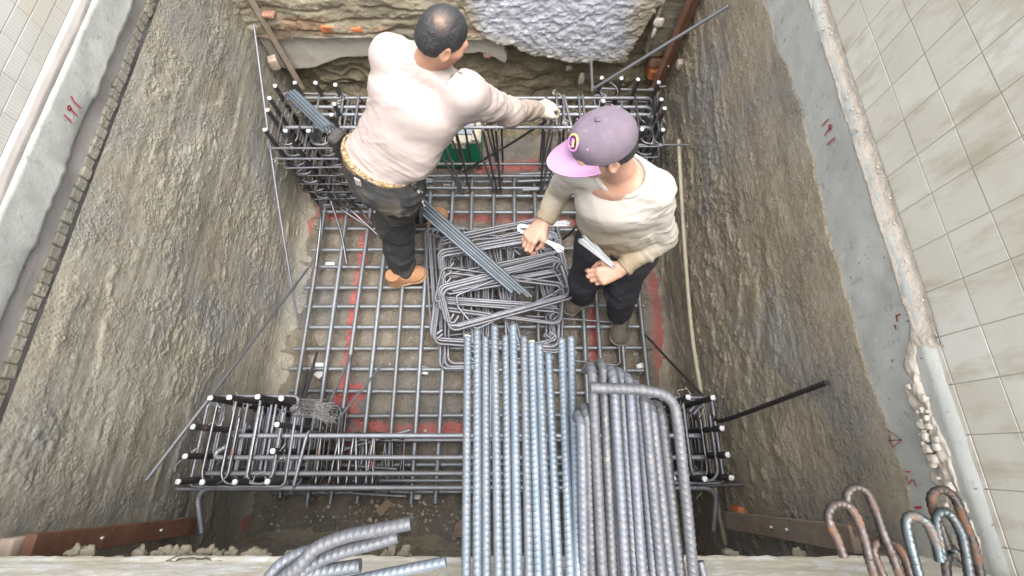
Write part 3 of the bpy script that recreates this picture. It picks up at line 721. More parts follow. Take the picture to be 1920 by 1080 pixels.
# white spacer blocks under the mat
for k, (u, v) in enumerate([(618, 497), (599, 699), (599, 687), (794, 694), (838, 341), (1203, 690), (778, 928)]):
    q = P(u, v, .04); Vb, Fb = box_vf((-.028, -.022, -.012), (.028, .022, .028), .003)
    Vb = Vb @ np.array([[math.cos(k), math.sin(k), 0], [-math.sin(k), math.cos(k), 0], [0, 0, 1]]) if k % 2 else Vb
    o = wobj('spacer_block', Vb + np.array([q[0], q[1], .012]), Fb, MT['spacer'], None, False)
    tag(o, ['white spacer block by the left wall under the mat, near the brown shoe', 'white spacer block under the mat behind the front left cage, nearer of two', 'white spacer block under the mat behind the front left cage, farther of two',
            'white spacer block beside the left end of the long straight bars', 'white spacer block in front of the green tackle box', 'white spacer block near the bent bars and the grey shoe', 'pale spacer block under the front beam bars'][k], 'spacer block')

# ------------------------------------------------------------------ column cages
RC, RT = .0105, .0062
def rect_ring(x0, x1, y0, y1, z, rad=.022, hook=True, flip=0):
    c = [(x0, y0, z), (x1, y0, z), (x1, y1, z), (x0, y1, z)]; c = c[flip:] + c[:flip]
    a, b, d = np.array(c[0]), np.array(c[1]), np.array(c[3]); mid = (np.array(c[0]) + np.array(c[2])) / 2
    q = (mid - a); q = q / np.linalg.norm(q) * .075
    up = np.array([0, 0, 2.2 * RT])
    pts = [a + q + (b - a) / np.linalg.norm(b - a) * .012, a + (b - a) * .02, *[np.array(p) for p in c[1:]], a + (d - a) * .02 + up, a + q + (d - a) / np.linalg.norm(d - a) * .012 + up]
    return fillet(pts, rad, 5)
def column_cage(label, tips, zt, levels, inner, dark=True, zbase=.045):
    pts = [P(u, v, zt) for u, v in tips]; A_ = np.array(pts); lo, hi = A_.min(0), A_.max(0); cx, cy = (lo + hi)[:2] / 2
    t = thing('column_cage', label, 'column cage', (cx, cy, 0), 'column cages at the four pit corners')
    for p in pts:
        jx, jy = rng.uniform(-.012, .012), rng.uniform(-.012, .012)
        # bars start straight; pull the feet slightly to the ring
        b = bar('column_bar', [(p[0] + jx, p[1] + jy, zbase), (p[0], p[1], zt)], RC, MT['dark'], t, seg=10, pitch=.0165, amp=.20, step=.0027, roll=rng.uniform(0, 3))
        V, Fc = join([lumpv((p[0], p[1], zt + .003), (.0205, .0205, .012), 5)])
        wobj('painted_cap', V, Fc, MT['cap'], b)
    e = RC + RT
    for k, z in enumerate(levels):
        j = [rng.uniform(-.006, .006) for _ in range(4)]
        bar('tie', rect_ring(lo[0] - e + j[0], hi[0] + e + j[1], lo[1] - e + j[2], hi[1] + e + j[3], z, flip=k % 4), RT, MT['tie'] if k >= len(levels) - 3 else MT['dark_tie'], t, seg=6, pitch=.012, amp=.06, step=.005)
        if k % 1 == 0:
            for i in range(inner):
                xm = lo[0] + (hi[0] - lo[0]) * (.20 + .60 * i / max(1, inner - 1) + rng.uniform(-.04, .04)) ; w_ = .052
                pth = [(xm - w_, hi[1] + .01, z + .014), (xm - w_, lo[1] - .012, z + .014), (xm + w_, lo[1] - .012, z + .014), (xm + w_, hi[1] - .10 * rng.random(), z + .014)]
                bar('cross_tie', fillet(pth, .048, 6), RT, MT['rusty'] if rng.random() < .22 else MT['tie'] if rng.random() < .6 else MT['dark_tie'], t, seg=6, pitch=.012, amp=.05, step=.006)
    for k in range(14):                                           # curly tie wires
        p = pts[rng.randrange(len(pts))]; z = rng.choice(levels[-3:]) + .02
        pth = [np.array([p[0], p[1], z])]
        for _ in range(5): pth.append(pth[-1] + np.array([rng.uniform(-.035, .035), rng.uniform(-.035, .035), rng.uniform(-.012, .022)]))
        bar('tie_wire', smooth_path(pth, 5), .0011, MT['wire'], t, seg=4, amp=0, step=.006)
    return t, lo, hi
def lumpv(c, size, n=6):
    th = np.linspace(0, math.pi, n); ph = np.linspace(0, 2 * math.pi, 2 * n, endpoint=False); T_, Ph = np.meshgrid(th, ph, indexing='ij')
    D = np.stack([np.sin(T_) * np.cos(Ph), np.sin(T_) * np.sin(Ph), np.cos(T_)], -1).reshape(-1, 3); D = np.sign(D) * np.abs(D) ** .65
    V = D * np.array(size) / 2 + np.array(c) + nrng.normal(0, .0008, D.shape)
    i = np.arange(n * 2 * n).reshape(n, 2 * n); j = np.roll(i, -1, 1)
    return V, [tuple(q) for q in np.stack([i[:-1], i[1:], j[1:], j[:-1]], -1).reshape(-1, 4)]
LV = [.10, .185, .27, .355, .44, .525, .61, .70]
col_fl, fl_lo, fl_hi = column_cage('column cage with white bar tips standing in the front left corner of the pit',
    [(395, 746), (431, 745), (484, 744), (528, 747), (362, 800), (520, 796), (348, 855), (512, 846), (335, 903), (380, 904), (441, 904), (502, 903)], .80, LV, 3)
col_bl, bl_lo, bl_hi = column_cage('column cage in the back left corner, behind the man in the pale shirt',
    [(516, 162), (553, 156), (592, 156), (629, 160), (506, 185), (627, 196), (502, 207), (622, 216), (497, 244), (536, 246), (579, 246), (617, 247)], .80, LV, 2)
col_br, br_lo, br_hi = column_cage('column cage in the back right corner, behind the purple cap',
    [(1128, 147), (1165, 148), (1196, 150), (1235, 155), (1131, 190), (1240, 187), (1132, 208), (1246, 204), (1135, 245), (1168, 243), (1204, 243), (1243, 244)], .80, LV, 2)
col_fr, fr_lo, fr_hi = column_cage('column cage in the front right corner, beside the bent bars',
    [(1195, 745), (1240, 745), (1290, 745), (1336, 746), (1202, 803), (1353, 803), (1205, 853), (1364, 853), (1208, 898), (1262, 898), (1321, 898), (1371, 896)], .80, LV, 2)

# ------------------------------------------------------------------ beam cages along the back and the front
beam_b = thing('beam_cage', 'beam reinforcement running along the back between the two rear column cages', 'beam cage', (-.2, 1.7, 0), 'beam cages between the columns')
zb_, RB = .705, .0098
xL_, xR_ = P(545, 200, zb_)[0] + .03, P(1224, 200, zb_)[0]
for k, v in enumerate([184, 201, 215, 239]):
    yv = P(900, v, zb_)[1]; l = xL_ + [.0, .02, .035, -.06][k]; r_ = xR_ + [.01, 0, .0, -.01][k]
    pth = [(l, yv, zb_ - .30), (l, yv, zb_), (r_, yv, zb_), (r_, yv, zb_ - .33)]
    bar('long_bar', fillet(pth, .045, 7), RB, MT['beam_bar'], beam_b, seg=10, pitch=.0125, amp=.09, step=.0032, roll=.6 * k)
for k, yv in enumerate([P(900, 186, zb_)[1], P(900, 212, zb_)[1], P(900, 238, zb_)[1]]):
    bar('long_bar', [(-1.05 + .04 * k, yv, .125), (.66 - .03 * k, yv, .125)], RB, MT['beam_bar'], beam_b, seg=8, pitch=.0125, step=.0042)
# short bars on the mat at both ends
for (a, b) in [((974, 326), (1062, 323)), ((980, 356), (1058, 353)), ((972, 340), (1070, 336)), ((780, 333), (812, 338)), ((778, 342), (812, 341)), ((622, 372), (690, 378))]:
    bar('long_bar', [P(*a, .12), P(*b, .12)], .0095, MT['beam_bar'], beam_b, seg=8, step=.0042)
yb0, yb1 = P(900, 239, zb_)[1] - .016, P(900, 184, zb_)[1] + .016
def beam_stirrup(parent, ub, tilt, zt=zb_ + .016, zbm=.085, y0=yb0, y1=yb1, mat='tie', vb=363, tw_=0.0, x=None):
    x = P(ub, vb, zbm)[0] if x is None else x
    c = [(x + tilt, y0, zt), (x + tilt + tw_, y1, zt), (x + tw_, y1 - .01, zbm), (x, y0, zbm)]
    pts = [np.array(c[0]) + (.012, .05, -.05), np.array(c[0]) + (.003, .0, 0), *map(np.array, c[1:]), np.array(c[0]) + (-.012, 0, 0), np.array(c[0]) + (-.004, .05, -.05)]
    return bar('stirrup', fillet(pts, .022, 5), .0066, MT[mat], parent, seg=7, pitch=.012, amp=.07, step=.0045)
for ub, tl, tw_ in [(866, -.10, 0), (869, -.055, .01), (883, -.02, 0), (929, -.09, .01), (933, -.05, 0), (939, .0, .012), (1013, .0, 0), (1016, .035, .01), (1023, .055, 0), (1052, -.06, .02), (1075, -.02, 0), (782, .02, 0), (700, .0, 0)]:
    beam_stirrup(beam_b, ub, tl, mat='dark_tie' if rng.random() < .45 else 'tie', tw_=tw_)
beam_stirrup(beam_b, 0, 0, x=P(668, 210, .72)[0]); beam_stirrup(beam_b, 0, -.03, x=P(1080, 210, .72)[0], tw_=-.03); beam_stirrup(beam_b, 0, 0, x=P(1087, 210, .72)[0])
for k in range(10):
    q = P(rng.uniform(980, 1230), rng.choice([184, 201, 215, 239]), .72); pth = [q]
    for _ in range(5): pth.append(pth[-1] + np.array([rng.uniform(-.035, .035), rng.uniform(-.03, .03), rng.uniform(-.012, .02)]))
    bar('tie_wire', smooth_path(pth, 5), .0011, MT['wire'], beam_b, seg=4, amp=0, step=.006)

beam_f = thing('beam_cage', 'beam reinforcement running along the front between the two front column cages', 'beam cage', (-.2, 0, 0), 'beam cages between the columns')
zf = .69
def W(u, v, z=zf): return P(u, v, z)
r816, r858, r888, r914 = (W(900, v)[1] for v in (817, 858, 888, 915))
xr_ = W(1318, 850)[0]
paths = [[W(470, 800, zf - .10), (W(418, 817)[0], r816, zf - .02), (W(418, 817)[0] + .05, r816, zf), (xr_, r816, zf), (xr_, r816, zf - .3)],
         [W(432, 833, zf - .01), (W(388, 858)[0], r858, zf), (xr_ + .01, r858, zf), (xr_ + .01, r858, zf - .3)],
         [(W(381, 888)[0], r888, zf), (xr_, r888, zf), (xr_, r888, zf - .3)],
         [W(378, 1000, zf - .03), (W(368, 915)[0], r914, zf), (W(1345, 915)[0], r914, zf), W(1338, 996, zf - .03)]]
for k, pth in enumerate(paths):
    bar('long_bar', fillet(pth, .03 if k < 3 else .045, 7), RB + .0005, MT['beam_bar'], beam_f, seg=10, pitch=.0125, amp=.09, step=.0032, roll=.7 * k)
for k, yv in enumerate([r816, r858, r914]):
    bar('long_bar', [(-1.0 + .05 * k, yv, .13), (.66, yv, .13)], RB, MT['beam_bar'], beam_f, seg=8, pitch=.0125, step=.0042)
beam_stirrup(beam_f, 0, .0, zt=zf + .017, zbm=.10, y0=r914 - .018, y1=r816 + .018, x=P(549, 925, zf)[0], tw_=.03)
for k_ in range(9): beam_stirrup(beam_f, 0, rng.uniform(-.02, .02), zt=zf - .06 - .02 * rng.random(), zbm=.10 + .02 * rng.random(), y0=r914 - .016, y1=r816 + .016, x=-.80 + .030 * k_ + rng.uniform(-.008, .008), mat='dark_tie', tw_=rng.uniform(-.03, .03))
for k_ in range(5): beam_stirrup(beam_f, 0, 0, zt=zf - .06, zbm=.10, y0=r914 - .016, y1=r816 + .016, x=.40 + .04 * k_, mat='dark_tie', tw_=rng.uniform(-.02, .02))
for x_ in (-.62, .1): beam_stirrup(beam_f, 0, .0, zt=zf + .017, zbm=.10, y0=r914 - .018, y1=r816 + .018, x=x_, mat='dark_tie') if x_ > 0 else None
bar('long_bar', [P(330, 917, .665), P(470, 918, .665)], .007, MT['tie'], beam_f, seg=7, step=.0045)
bar('long_bar', [P(1290, 912, .66), P(1408, 908, .66)], .007, MT['tie'], beam_f, seg=7, step=.0045)
# bars lying low between the front stirrups
for a, b in [((634, 846), (770, 806)), ((660, 925), (762, 931)), ((640, 872), (745, 880)), ((640, 838), (672, 846))]:
    o = bar('loose_bar', [P(*a, .15), P(*b, .15)], .0085, MT['beam_bar'], None, seg=8, step=.0042)
    tag(o, {806: 'short bar lying aslant on the mat behind the front beam bars', 931: 'short bar on the floor just in front of the front beam bars', 880: 'short bar lying between the front beam bars', 846: 'short stub of bar beside the front left cage'}[b[1]], 'rebar')

# loose bars around the cages
def loose(label, pts, r, mat, sm=False, cat='rebar', name='loose_bar', **kw):
    kw.setdefault('seg', 8); kw.setdefault('step', .0042)
    return tag(bar(name, smooth_path(pts) if sm else pts, r, MT[mat], None, **kw), label, cat)
loose('long thin bar leaning against the left earth wall from the back', [(-1.315, 2.06, .95), (-1.29, 1.35, .50), (-1.255, .70, .06)], .0066, 'tie', True)
loose('long bar slanting along the left earth wall, tied to the front left cage', [PX(273, 902, -1.31), P(396, 742, .775), P(578, 503, .10)], .0068, 'tie')
loose('bar rising from the front right cage towards the right earth wall', [P(1336, 782, .72), P(1360, 787, .74), PX(1551, 717, .915)], .0078, 'dark', True, pitch=.0165, amp=.20, step=.0027)
loose('dark thin bar leaning from the floor to the front right cage', [P(1210, 628, .10), P(1262, 684, .35), P(1318, 742, .66)], .0066, 'dark_tie')
loose('long bar slanting from the back right cage up to the right wall', [P(1112, 167, .77), PX(1366, 11, .915)], .0078, 'beam_bar')
loose('short steel dowel sticking out of the back wall above the rear cage', [PY(1108, 108, YB - .09), P(1111, 172, .73)], .0078, 'beam_bar')
loose('thin bar poking out of the back right cage towards the right wall', [P(1185, 271, .70), P(1294, 272, .70)], .0058, 'tie')
loose('bar slanting past the green tackle box to the back beam', [P(868, 322, .10), P(960, 268, .40), P(1026, 226, .68)], .0075, 'dark_tie')
loose('straight bar leaning on the mat from the front left cage, right of two', [P(718, 682, .13), P(634, 786, .42)], .0068, 'mat')
loose('straight bar leaning on the mat from the front left cage, left of two', [P(657, 667, .13), P(609, 776, .42)], .0072, 'mat')
loose('short bar stub standing beside the front left cage', [P(634, 768, .33), P(626, 788, .42)], .0066, 'mat')
for k, (a, b) in enumerate([((594, 662), (566, 765)), ((577, 694), (556, 770)), ((586, 690), (553, 768))]):
    loose(['upright bar by the left wall behind the front left cage, right of three', 'upright bar by the left wall behind the front left cage, middle of three', 'upright bar by the left wall behind the front left cage, left of three'][k], [P(*a, .12), P(*b, .42)], .0078, 'dark_tie')
for k, (a, b, c) in enumerate([((610, 362), (640, 392), (690, 425)), ((628, 368), (660, 396), (708, 440)), ((645, 372), (672, 392), (698, 420)), ((600, 372), (601, 420), (592, 502)), ((620, 376), (640, 440), (650, 495))]):
    loose(['thin dark bar slanting below the back left cage, leftmost', 'thin dark bar slanting below the back left cage, lowest', 'thin dark bar slanting below the back left cage, nearest the black trousers',
           'bar hanging straight down at the far left end of the mat', 'bent bar hanging over the mat beside the left red line'][k], [P(*a, .32), P(*b, .2), P(*c, .12)], .0075, 'dark_tie', True)
loose('dark bar leaning on the mat beside the cap wearer, at his right hand', [P(1046, 455, .12), P(1066, 440, .22), P(1092, 412, .40)], .0078, 'dark_tie')
loose('thin straight rod lying across the mat by the grey shoes', [P(985, 592, .125), P(1150, 604, .125)], .0055, 'tie')
o = loose('thin bent rod lying on the mat in front of the grey shoes', fillet([P(1150, 625, .12), P(1160, 640, .12), P(1163, 685, .12), P(1075, 676, .12)], .02), .0055, 'tie')
# pale conduit along the right wall
pth = smooth_path([PX(1272, 262, .885), PX(1282, 440, .885), PX(1297, 620, .885), PX(1316, 745, .885), PX(1338, 905, .885), PX(1361, 1022, .885)], 12)
o = bar('conduit', pth, .0098, plain('pale_conduit', (.36, .31, .22), (.45, .40, .30), 16, .7), None, seg=10, amp=0, step=.02)
tag(o, 'pale muddy conduit running along the foot of the right earth wall', 'conduit')

# ------------------------------------------------------------------ bundles beside the man in the pale shirt
ax0, ax1 = P(548, 176, .80), P(616, 242, .88); d = ax1 - ax0; d /= np.linalg.norm(d); sd_ = np.cross(d, [0, 0, 1]); sd_ /= np.linalg.norm(sd_); up_ = np.cross(sd_, d)
bt = thing('bar_bundle', 'short bundle of blue-grey bars resting on the back left cage', 'bar bundle', ax0)
for k in range(7):
    off = sd_ * ((k % 4) - 1.5 + (.5 if k > 3 else 0)) * .0155 + up_ * (.0145 if k > 3 else 0); e = rng.uniform(-.015, .01)
    bar('bar', [ax0 + off + d * e, ax1 + off + d * e], .0075, MT['long'], bt, seg=9, pitch=.010, amp=.09, step=.0026, roll=k)
ax0, ax1 = P(690, 297, .50), P(972, 546, .305); d = ax1 - ax0; d /= np.linalg.norm(d); sd_ = np.cross(d, [0, 0, 1]); sd_ /= np.linalg.norm(sd_); up_ = np.cross(sd_, d)
bt = thing('bar_bundle', 'long bundle of blue-grey bars slanting onto the stirrup pile', 'bar bundle', (ax0 + ax1) / 2 * (1, 1, 0))
for k in range(8):
    off = sd_ * ((k % 5) - 2 + (.5 if k > 4 else 0)) * .0162 + up_ * (.0148 if k > 4 else 0); e = rng.uniform(-.03, .03) + (.05 if k % 5 < 2 else 0)
    bar('bar', [ax0 + off * 1.15, ax1 + off * .9 + d * e], .0078, MT['long'], bt, seg=9, pitch=.0115, amp=.10, step=.0029, roll=k)

# ------------------------------------------------------------------ pile of loose stirrups
def stirrup_path(L, Wd, hookl=.07):
    a, b = L / 2, Wd / 2
    pts = [(-a + .055, -b + .055, .010), (-a, -b + .004, .006), (-a, b, 0), (a, b, 0), (a, -b, 0), (-a + .004, -b, -.006), (-a + .05, -b + .062, -.008)]
    return fillet([np.array(p, float) for p in pts], .042, 7)
st_mesh = []
for L, Wd in [(.70, .235), (.68, .225), (.71, .24)]:
    V, FT = sweep(stirrup_path(L, Wd), .0073, seg=8, pitch=.0105, amp=.09, step=.0042); st_mesh.append(mesh_mixed('stirrup', V, FT))
for q in st_mesh: q.materials.append(MT['tie'])
Zp = lambda pts, s=4.153: [(780 + x / s, 410 + y / s) for x, y in pts]
pile = []
for (zx, zy), ang, cnt, (ox, oy) in [((245, 470), 97.5, 4, (24, 8)), ((340, 700), 91.5, 4, (24, -10)), ((905, 655), 88.5, 3, (-20, -8)), ((880, 520), 103, 4, (-24, 6)), ((520, 560), 94, 2, (60, 10)),
        ((620, 795), -4, 5, (7, 13)), ((650, 235), 13, 3, (8, -20)), ((655, 300), 11, 5, (6, 15)), ((650, 590), -8, 2, (16, 26)), ((685, 555), 15.5, 4, (10, 11))]:
    for i in range(cnt): pile.append(((zx + ox * i, zy + oy * i), ang + rng.uniform(-.8, .8), len(set(q[3] for q in pile)) if i == 0 else pile[-1][2], (zx, zy)))
bunch = ['upright stirrup in the bunch at the left edge of the pile, beside the brown shoe', 'upright stirrup in the bunch at the lower left of the pile', 'upright stirrup in the bunch at the lower right of the pile', 'steep stirrup in the bunch at the upper right of the pile', 'upright stirrup half buried in the middle of the pile',
         'nearly level stirrup in the bunch at the bottom of the pile', 'topmost tilted stirrup bunch member near the white wires', 'tilted stirrup in the bunch at the top of the pile under the bar bundle', 'single slanting stirrup falling to the right across the pile', 'tilted stirrup in the uppermost bunch pointing at the grey shoes']
for k, ((zx, zy), ang, bi, _) in enumerate(pile):
    z = .120 + .0046 * k; u, v = Zp([(zx, zy)])[0]; q = P(u, v, z)
    o = link('stirrup', st_mesh[k % 3], None, None, q, (rng.uniform(-.02, .02), rng.uniform(-.015, .015), math.radians(ang) + (math.pi if k % 2 else 0)))
    tag(o, bunch[bi], 'stirrup', 'stirrups in the pile on the mat')
zt_ = .122 + .0046 * len(pile)
V, FT = sweep(fillet([P(*Zp([p])[0], zt_ - .03 * (i in (3, 4, 5))) for i, p in enumerate([(640, 465), (310, 600), (330, 690), (470, 860), (1160, 545), (1050, 370)])], .022, 6), .006, seg=7, pitch=.0105, amp=.06, step=.0045)
o = link('open_stirrup', mesh_mixed('open_stirrup', V - P(900, 540, zt_), FT), MT['tie'], None, P(900, 540, zt_)); tag(o, 'open bent stirrup lying on top of the pile, its corner towards the long bars', 'stirrup')

# ------------------------------------------------------------------ long straight bars cantilevered over the front edge
tips = [(877, 631), (895, 620), (910, 633), (927, 612), (948, 632), (962, 611), (982, 633), (997, 642), (1011, 648), (1028, 664), (1053, 636), (1070, 633)]
bots = [874, 895, 912, 935, 954, 971, 992, 1010, 1027, 1047, 1069, 1084]
ordn = ['leftmost', 'second', 'third', 'fourth', 'fifth', 'sixth', 'seventh', 'eighth', 'ninth', 'tenth', 'eleventh', 'rightmost']
for k, ((u, v), ub) in enumerate(zip(tips, bots)):
    lift = [.0, .004, .002, .006, .0, .004, .002, .001, .005, .0, .003, .001][k]
    a, b = P(u, v, 1.650 + lift), P(ub, 1080, 1.700 + lift); d = (b - a); d[2] = 0; d /= np.linalg.norm(d)
    pth = smooth_path([a, a * .5 + b * .5 + (0, 0, .002), b, b + d * .12 + (0, 0, -.0015 - lift * .5), b + d * .40 + (0, 0, -.006 - lift * .5)], 8)
    o = bar('straight_bar', pth, .0082, MT['long'], None, seg=16, pitch=.0108, amp=.13, step=.00095, rw=.10, roll=rng.uniform(-.25, .25) + math.pi * (k % 3 == 1), lon=.09, slant=.34)
    lab = {0: 'leftmost straight bar in the row sticking out over the front edge', 11: 'rightmost straight bar in the row, beside the bent bars'}.get(k, f'{ordn[k]} straight bar from the left in the row over the front edge')
    tag(o, lab, 'rebar', 'straight bars over the front edge')
    V, Fc = lumpv(pth[0] + (0, .001, 0), (.0165, .006, .0165), 5); wobj('cut_end', V, Fc, MT['mortar'] if k in (0, 7) else MT['bent'], o)

# ------------------------------------------------------------------ bent bars beside them
bt_ = [((1091, 792), 1096, 0), ((1102, 776), 1111, 0), ((1111, 697), 1130, 2), ((1131, 690), 1149, 0), ((1150, 704), 1173, 1), ((1166, 708), 1191, 0), ((1181, 718), 1204, 1), ((1196, 730), 1226, 0), ((1209, 750), 1240, 1), ((1223, 768), 1257, 0), ((1241, 773), 1276, 0),
       ((1140, 716), 1162, -1), ((1190, 742), 1216, -1), ((1215, 775), 1248, -1)]
names = ['first bent bar from the left beside the straight row', 'second bent bar from the left beside the straight row', 'bent bar with the highest curved end in the bundle', 'fourth bent bar from the left with a hooked end', 'fifth bent bar from the left in the bundle',
         'sixth bent bar from the left in the bundle', 'seventh bent bar from the left in the bundle', 'fifth bent bar counted from the right in the bundle', 'fourth bent bar counted from the right in the bundle', 'third bent bar counted from the right in the bundle', 'bent bar just inside the outermost one',
         'lower bent bar under the fourth and fifth', 'lower bent bar in the middle of the bundle', 'lower bent bar under the right side of the bundle']
for k, ((u, v), ub, lay) in enumerate(bt_):
    zl = .012 * lay
    a, b = P(u, v, 1.772 + zl), P(ub, 1080, 1.702 + zl * .9); d = (b - a); d[2] = 0; d /= np.linalg.norm(d)
    back = b + d * .40; back[2] = 1.703 + zl * .8
    side = np.zeros(3)
    tip = a + np.array([0, .016, -.075])
    pth = fillet([tip, a + np.array([0, .018, 0]), b * .96 + a * .04, b + d * .05 - (0, 0, .0), back], .036, 8)
    o = bar('bent_bar', pth, .0089, MT['bent'], None, seg=14, pitch=.0120, amp=.13, step=.00105, rw=.10, roll=rng.uniform(-.25, .25) + math.pi * (k % 3 == 1), lon=.09, slant=.34)
    tag(o, names[k], 'rebar', 'bent bars over the front edge')
zz_ = 1.800
pth = fillet([P(1107, 727, zz_ + .005), P(1200, 730, zz_ + .004), P(1262, 742, zz_), P(1272, 800, zz_ - .006), P(1288, 950, 1.755), P(1300, 1080, 1.720), P(1300, 1080, 1.720) + np.array([.02, -.6, -.012])], .050, 9)
o = bar('bent_bar', pth, .0094, MT['bent'], None, seg=14, pitch=.0120, amp=.13, step=.00105, rw=.10, lon=.09, slant=.34)
tag(o, 'outermost bent bar turning square to the left across the bundle', 'rebar', 'bent bars over the front edge')
loose('short bar end showing at the right side of the bent bars', [P(1312, 1052, 1.695), P(1322, 1090, 1.695), P(1326, 1090, 1.695) + np.array([0, -.3, 0])], .0075, 'bent', seg=12, pitch=.0105, step=.0022)
# pair of bent bars and two stubs at the lower left
def front(label, pts, r, z=1.705, mat='bent', sm=True, name='bent_bar', zs=None):
    q = [P(u, v, z if zs is None else zs[i]) for i, (u, v) in enumerate(pts)]
    return tag(bar(name, smooth_path(q, 10) if sm else q, r, MT[mat], None, seg=14, pitch=.0125, amp=.13, step=.0012, rw=.12, lon=.09, slant=.34), label, 'rebar')
front('upper of two thick bent bars at the lower left of the front edge', [(480, 1150), (520, 1095), (560, 1062), (578, 1042), (600, 1024), (650, 1005), (710, 993), (770, 981)], .0110, zs=[1.72, 1.735, 1.745, 1.748, 1.748, 1.745, 1.742, 1.738])
front('lower of two thick bent bars at the lower left of the front edge', [(500, 1160), (540, 1110), (566, 1078), (590, 1056), (640, 1036), (700, 1020), (746, 1006)], .0105, zs=[1.695, 1.70, 1.705, 1.708, 1.710, 1.708, 1.704])
front('curved bar dipping behind the two thick bent bars at the lower left', [(470, 1130), (498, 1092), (520, 1064), (545, 1046), (575, 1034), (592, 1036)], .0098, z=1.72)
front('straight bar stub pointing right below the two thick bent bars', [(430, 1112), (540, 1083), (676, 1060)], .0110, z=1.70, mat='long', name='straight_bar')
front('straight bar stub on the cream edge left of the straight row', [(600, 1105), (690, 1083), (836, 1053)], .0088, z=1.70, mat='long', name='straight_bar')

# ------------------------------------------------------------------ rusty hooked bars at the lower right
def hook(label, pts, r, mat, z, dz=0.0):
    n = len(pts); q = [P(u, v, z + dz * i / n) for i, (u, v) in enumerate(pts)]
    d = q[-1] - q[-2]; d /= np.linalg.norm(d); q.append(q[-1] + d * .35 * np.array([1, 1, 0]))
    return tag(bar('hooked_bar', smooth_path(q, 10), r, MT[mat], None, seg=12, pitch=.0105, amp=.10, step=.002, lon=.03, jit=.0006), label, 'rebar', 'hooked bars at the front right')
hook('brown hooked bar with a yellow and orange rusted end, leftmost of the hooks', [(1583, 1045), (1571, 1015), (1555, 978), (1554, 960), (1566, 946), (1586, 946), (1603, 963), (1618, 1000), (1630, 1045), (1639, 1080)], .0075, 'rusty', 1.735, -.02)
hook('rust-orange hooked bar looping behind the leftmost hook', [(1612, 1006), (1600, 968), (1588, 940), (1592, 921), (1606, 914), (1624, 922), (1640, 955), (1656, 1000), (1672, 1040), (1688, 1080)], .0075, 'rusty', 1.71, .0)
hook('small brown hooked bar low between the rust-orange and blue-green hooks', [(1656, 1082), (1642, 1045), (1638, 1028), (1648, 1014), (1664, 1013), (1684, 1026), (1698, 1052), (1708, 1082)], .0070, 'rusty', 1.695)
hook('blue-green hooked bar with a smooth grey bend', [(1763, 1054), (1752, 1010), (1740, 984), (1724, 970), (1708, 967), (1700, 980), (1706, 1020), (1716, 1055), (1724, 1082)], .0082, 'teal', 1.735)
hook('dark blue-grey hooked bar inside the rusty yellow hook', [(1766, 1050), (1760, 1010), (1755, 978), (1762, 962), (1776, 962), (1790, 976), (1804, 1005), (1813, 1045), (1818, 1082)], .0078, 'teal', 1.735)
hook('rusty yellow-brown hooked bar, rightmost and tallest of the hooks', [(1779, 1030), (1768, 1000), (1752, 962), (1746, 936), (1756, 921), (1774, 920), (1792, 938), (1808, 975), (1824, 1020), (1838, 1082)], .0080, 'rusty', 1.71)
hook('smallest grey hooked bar at the bottom edge', [(1777, 1085), (1774, 1058), (1780, 1042), (1792, 1038), (1802, 1048)], .0075, 'teal', 1.70)

# bundle of thin binding wires draped on the front left cage
parts = []
for k in range(46):
    v0 = rng.uniform(752, 782); z = .715 + rng.uniform(0, .025)
    q = [P(548 + rng.uniform(-5, 20), v0 + rng.uniform(-3, 3), z), P(590, v0 + rng.uniform(-5, 6), z + .012), P(628 + rng.uniform(-16, 14), v0 + 8 + rng.uniform(-12, 14), z - .01)]
    V, FT = sweep(smooth_path(q, 5), .0011, seg=4, amp=0, step=.02); parts.append((V, [tuple(f) for f in FT[0]] + FT[1]))
V, Fc = join(parts); tag(wobj('wire_bundle', V, Fc, MT['wire_dark']), 'bundle of thin dark binding wires lying on the front left cage', 'wire bundle')
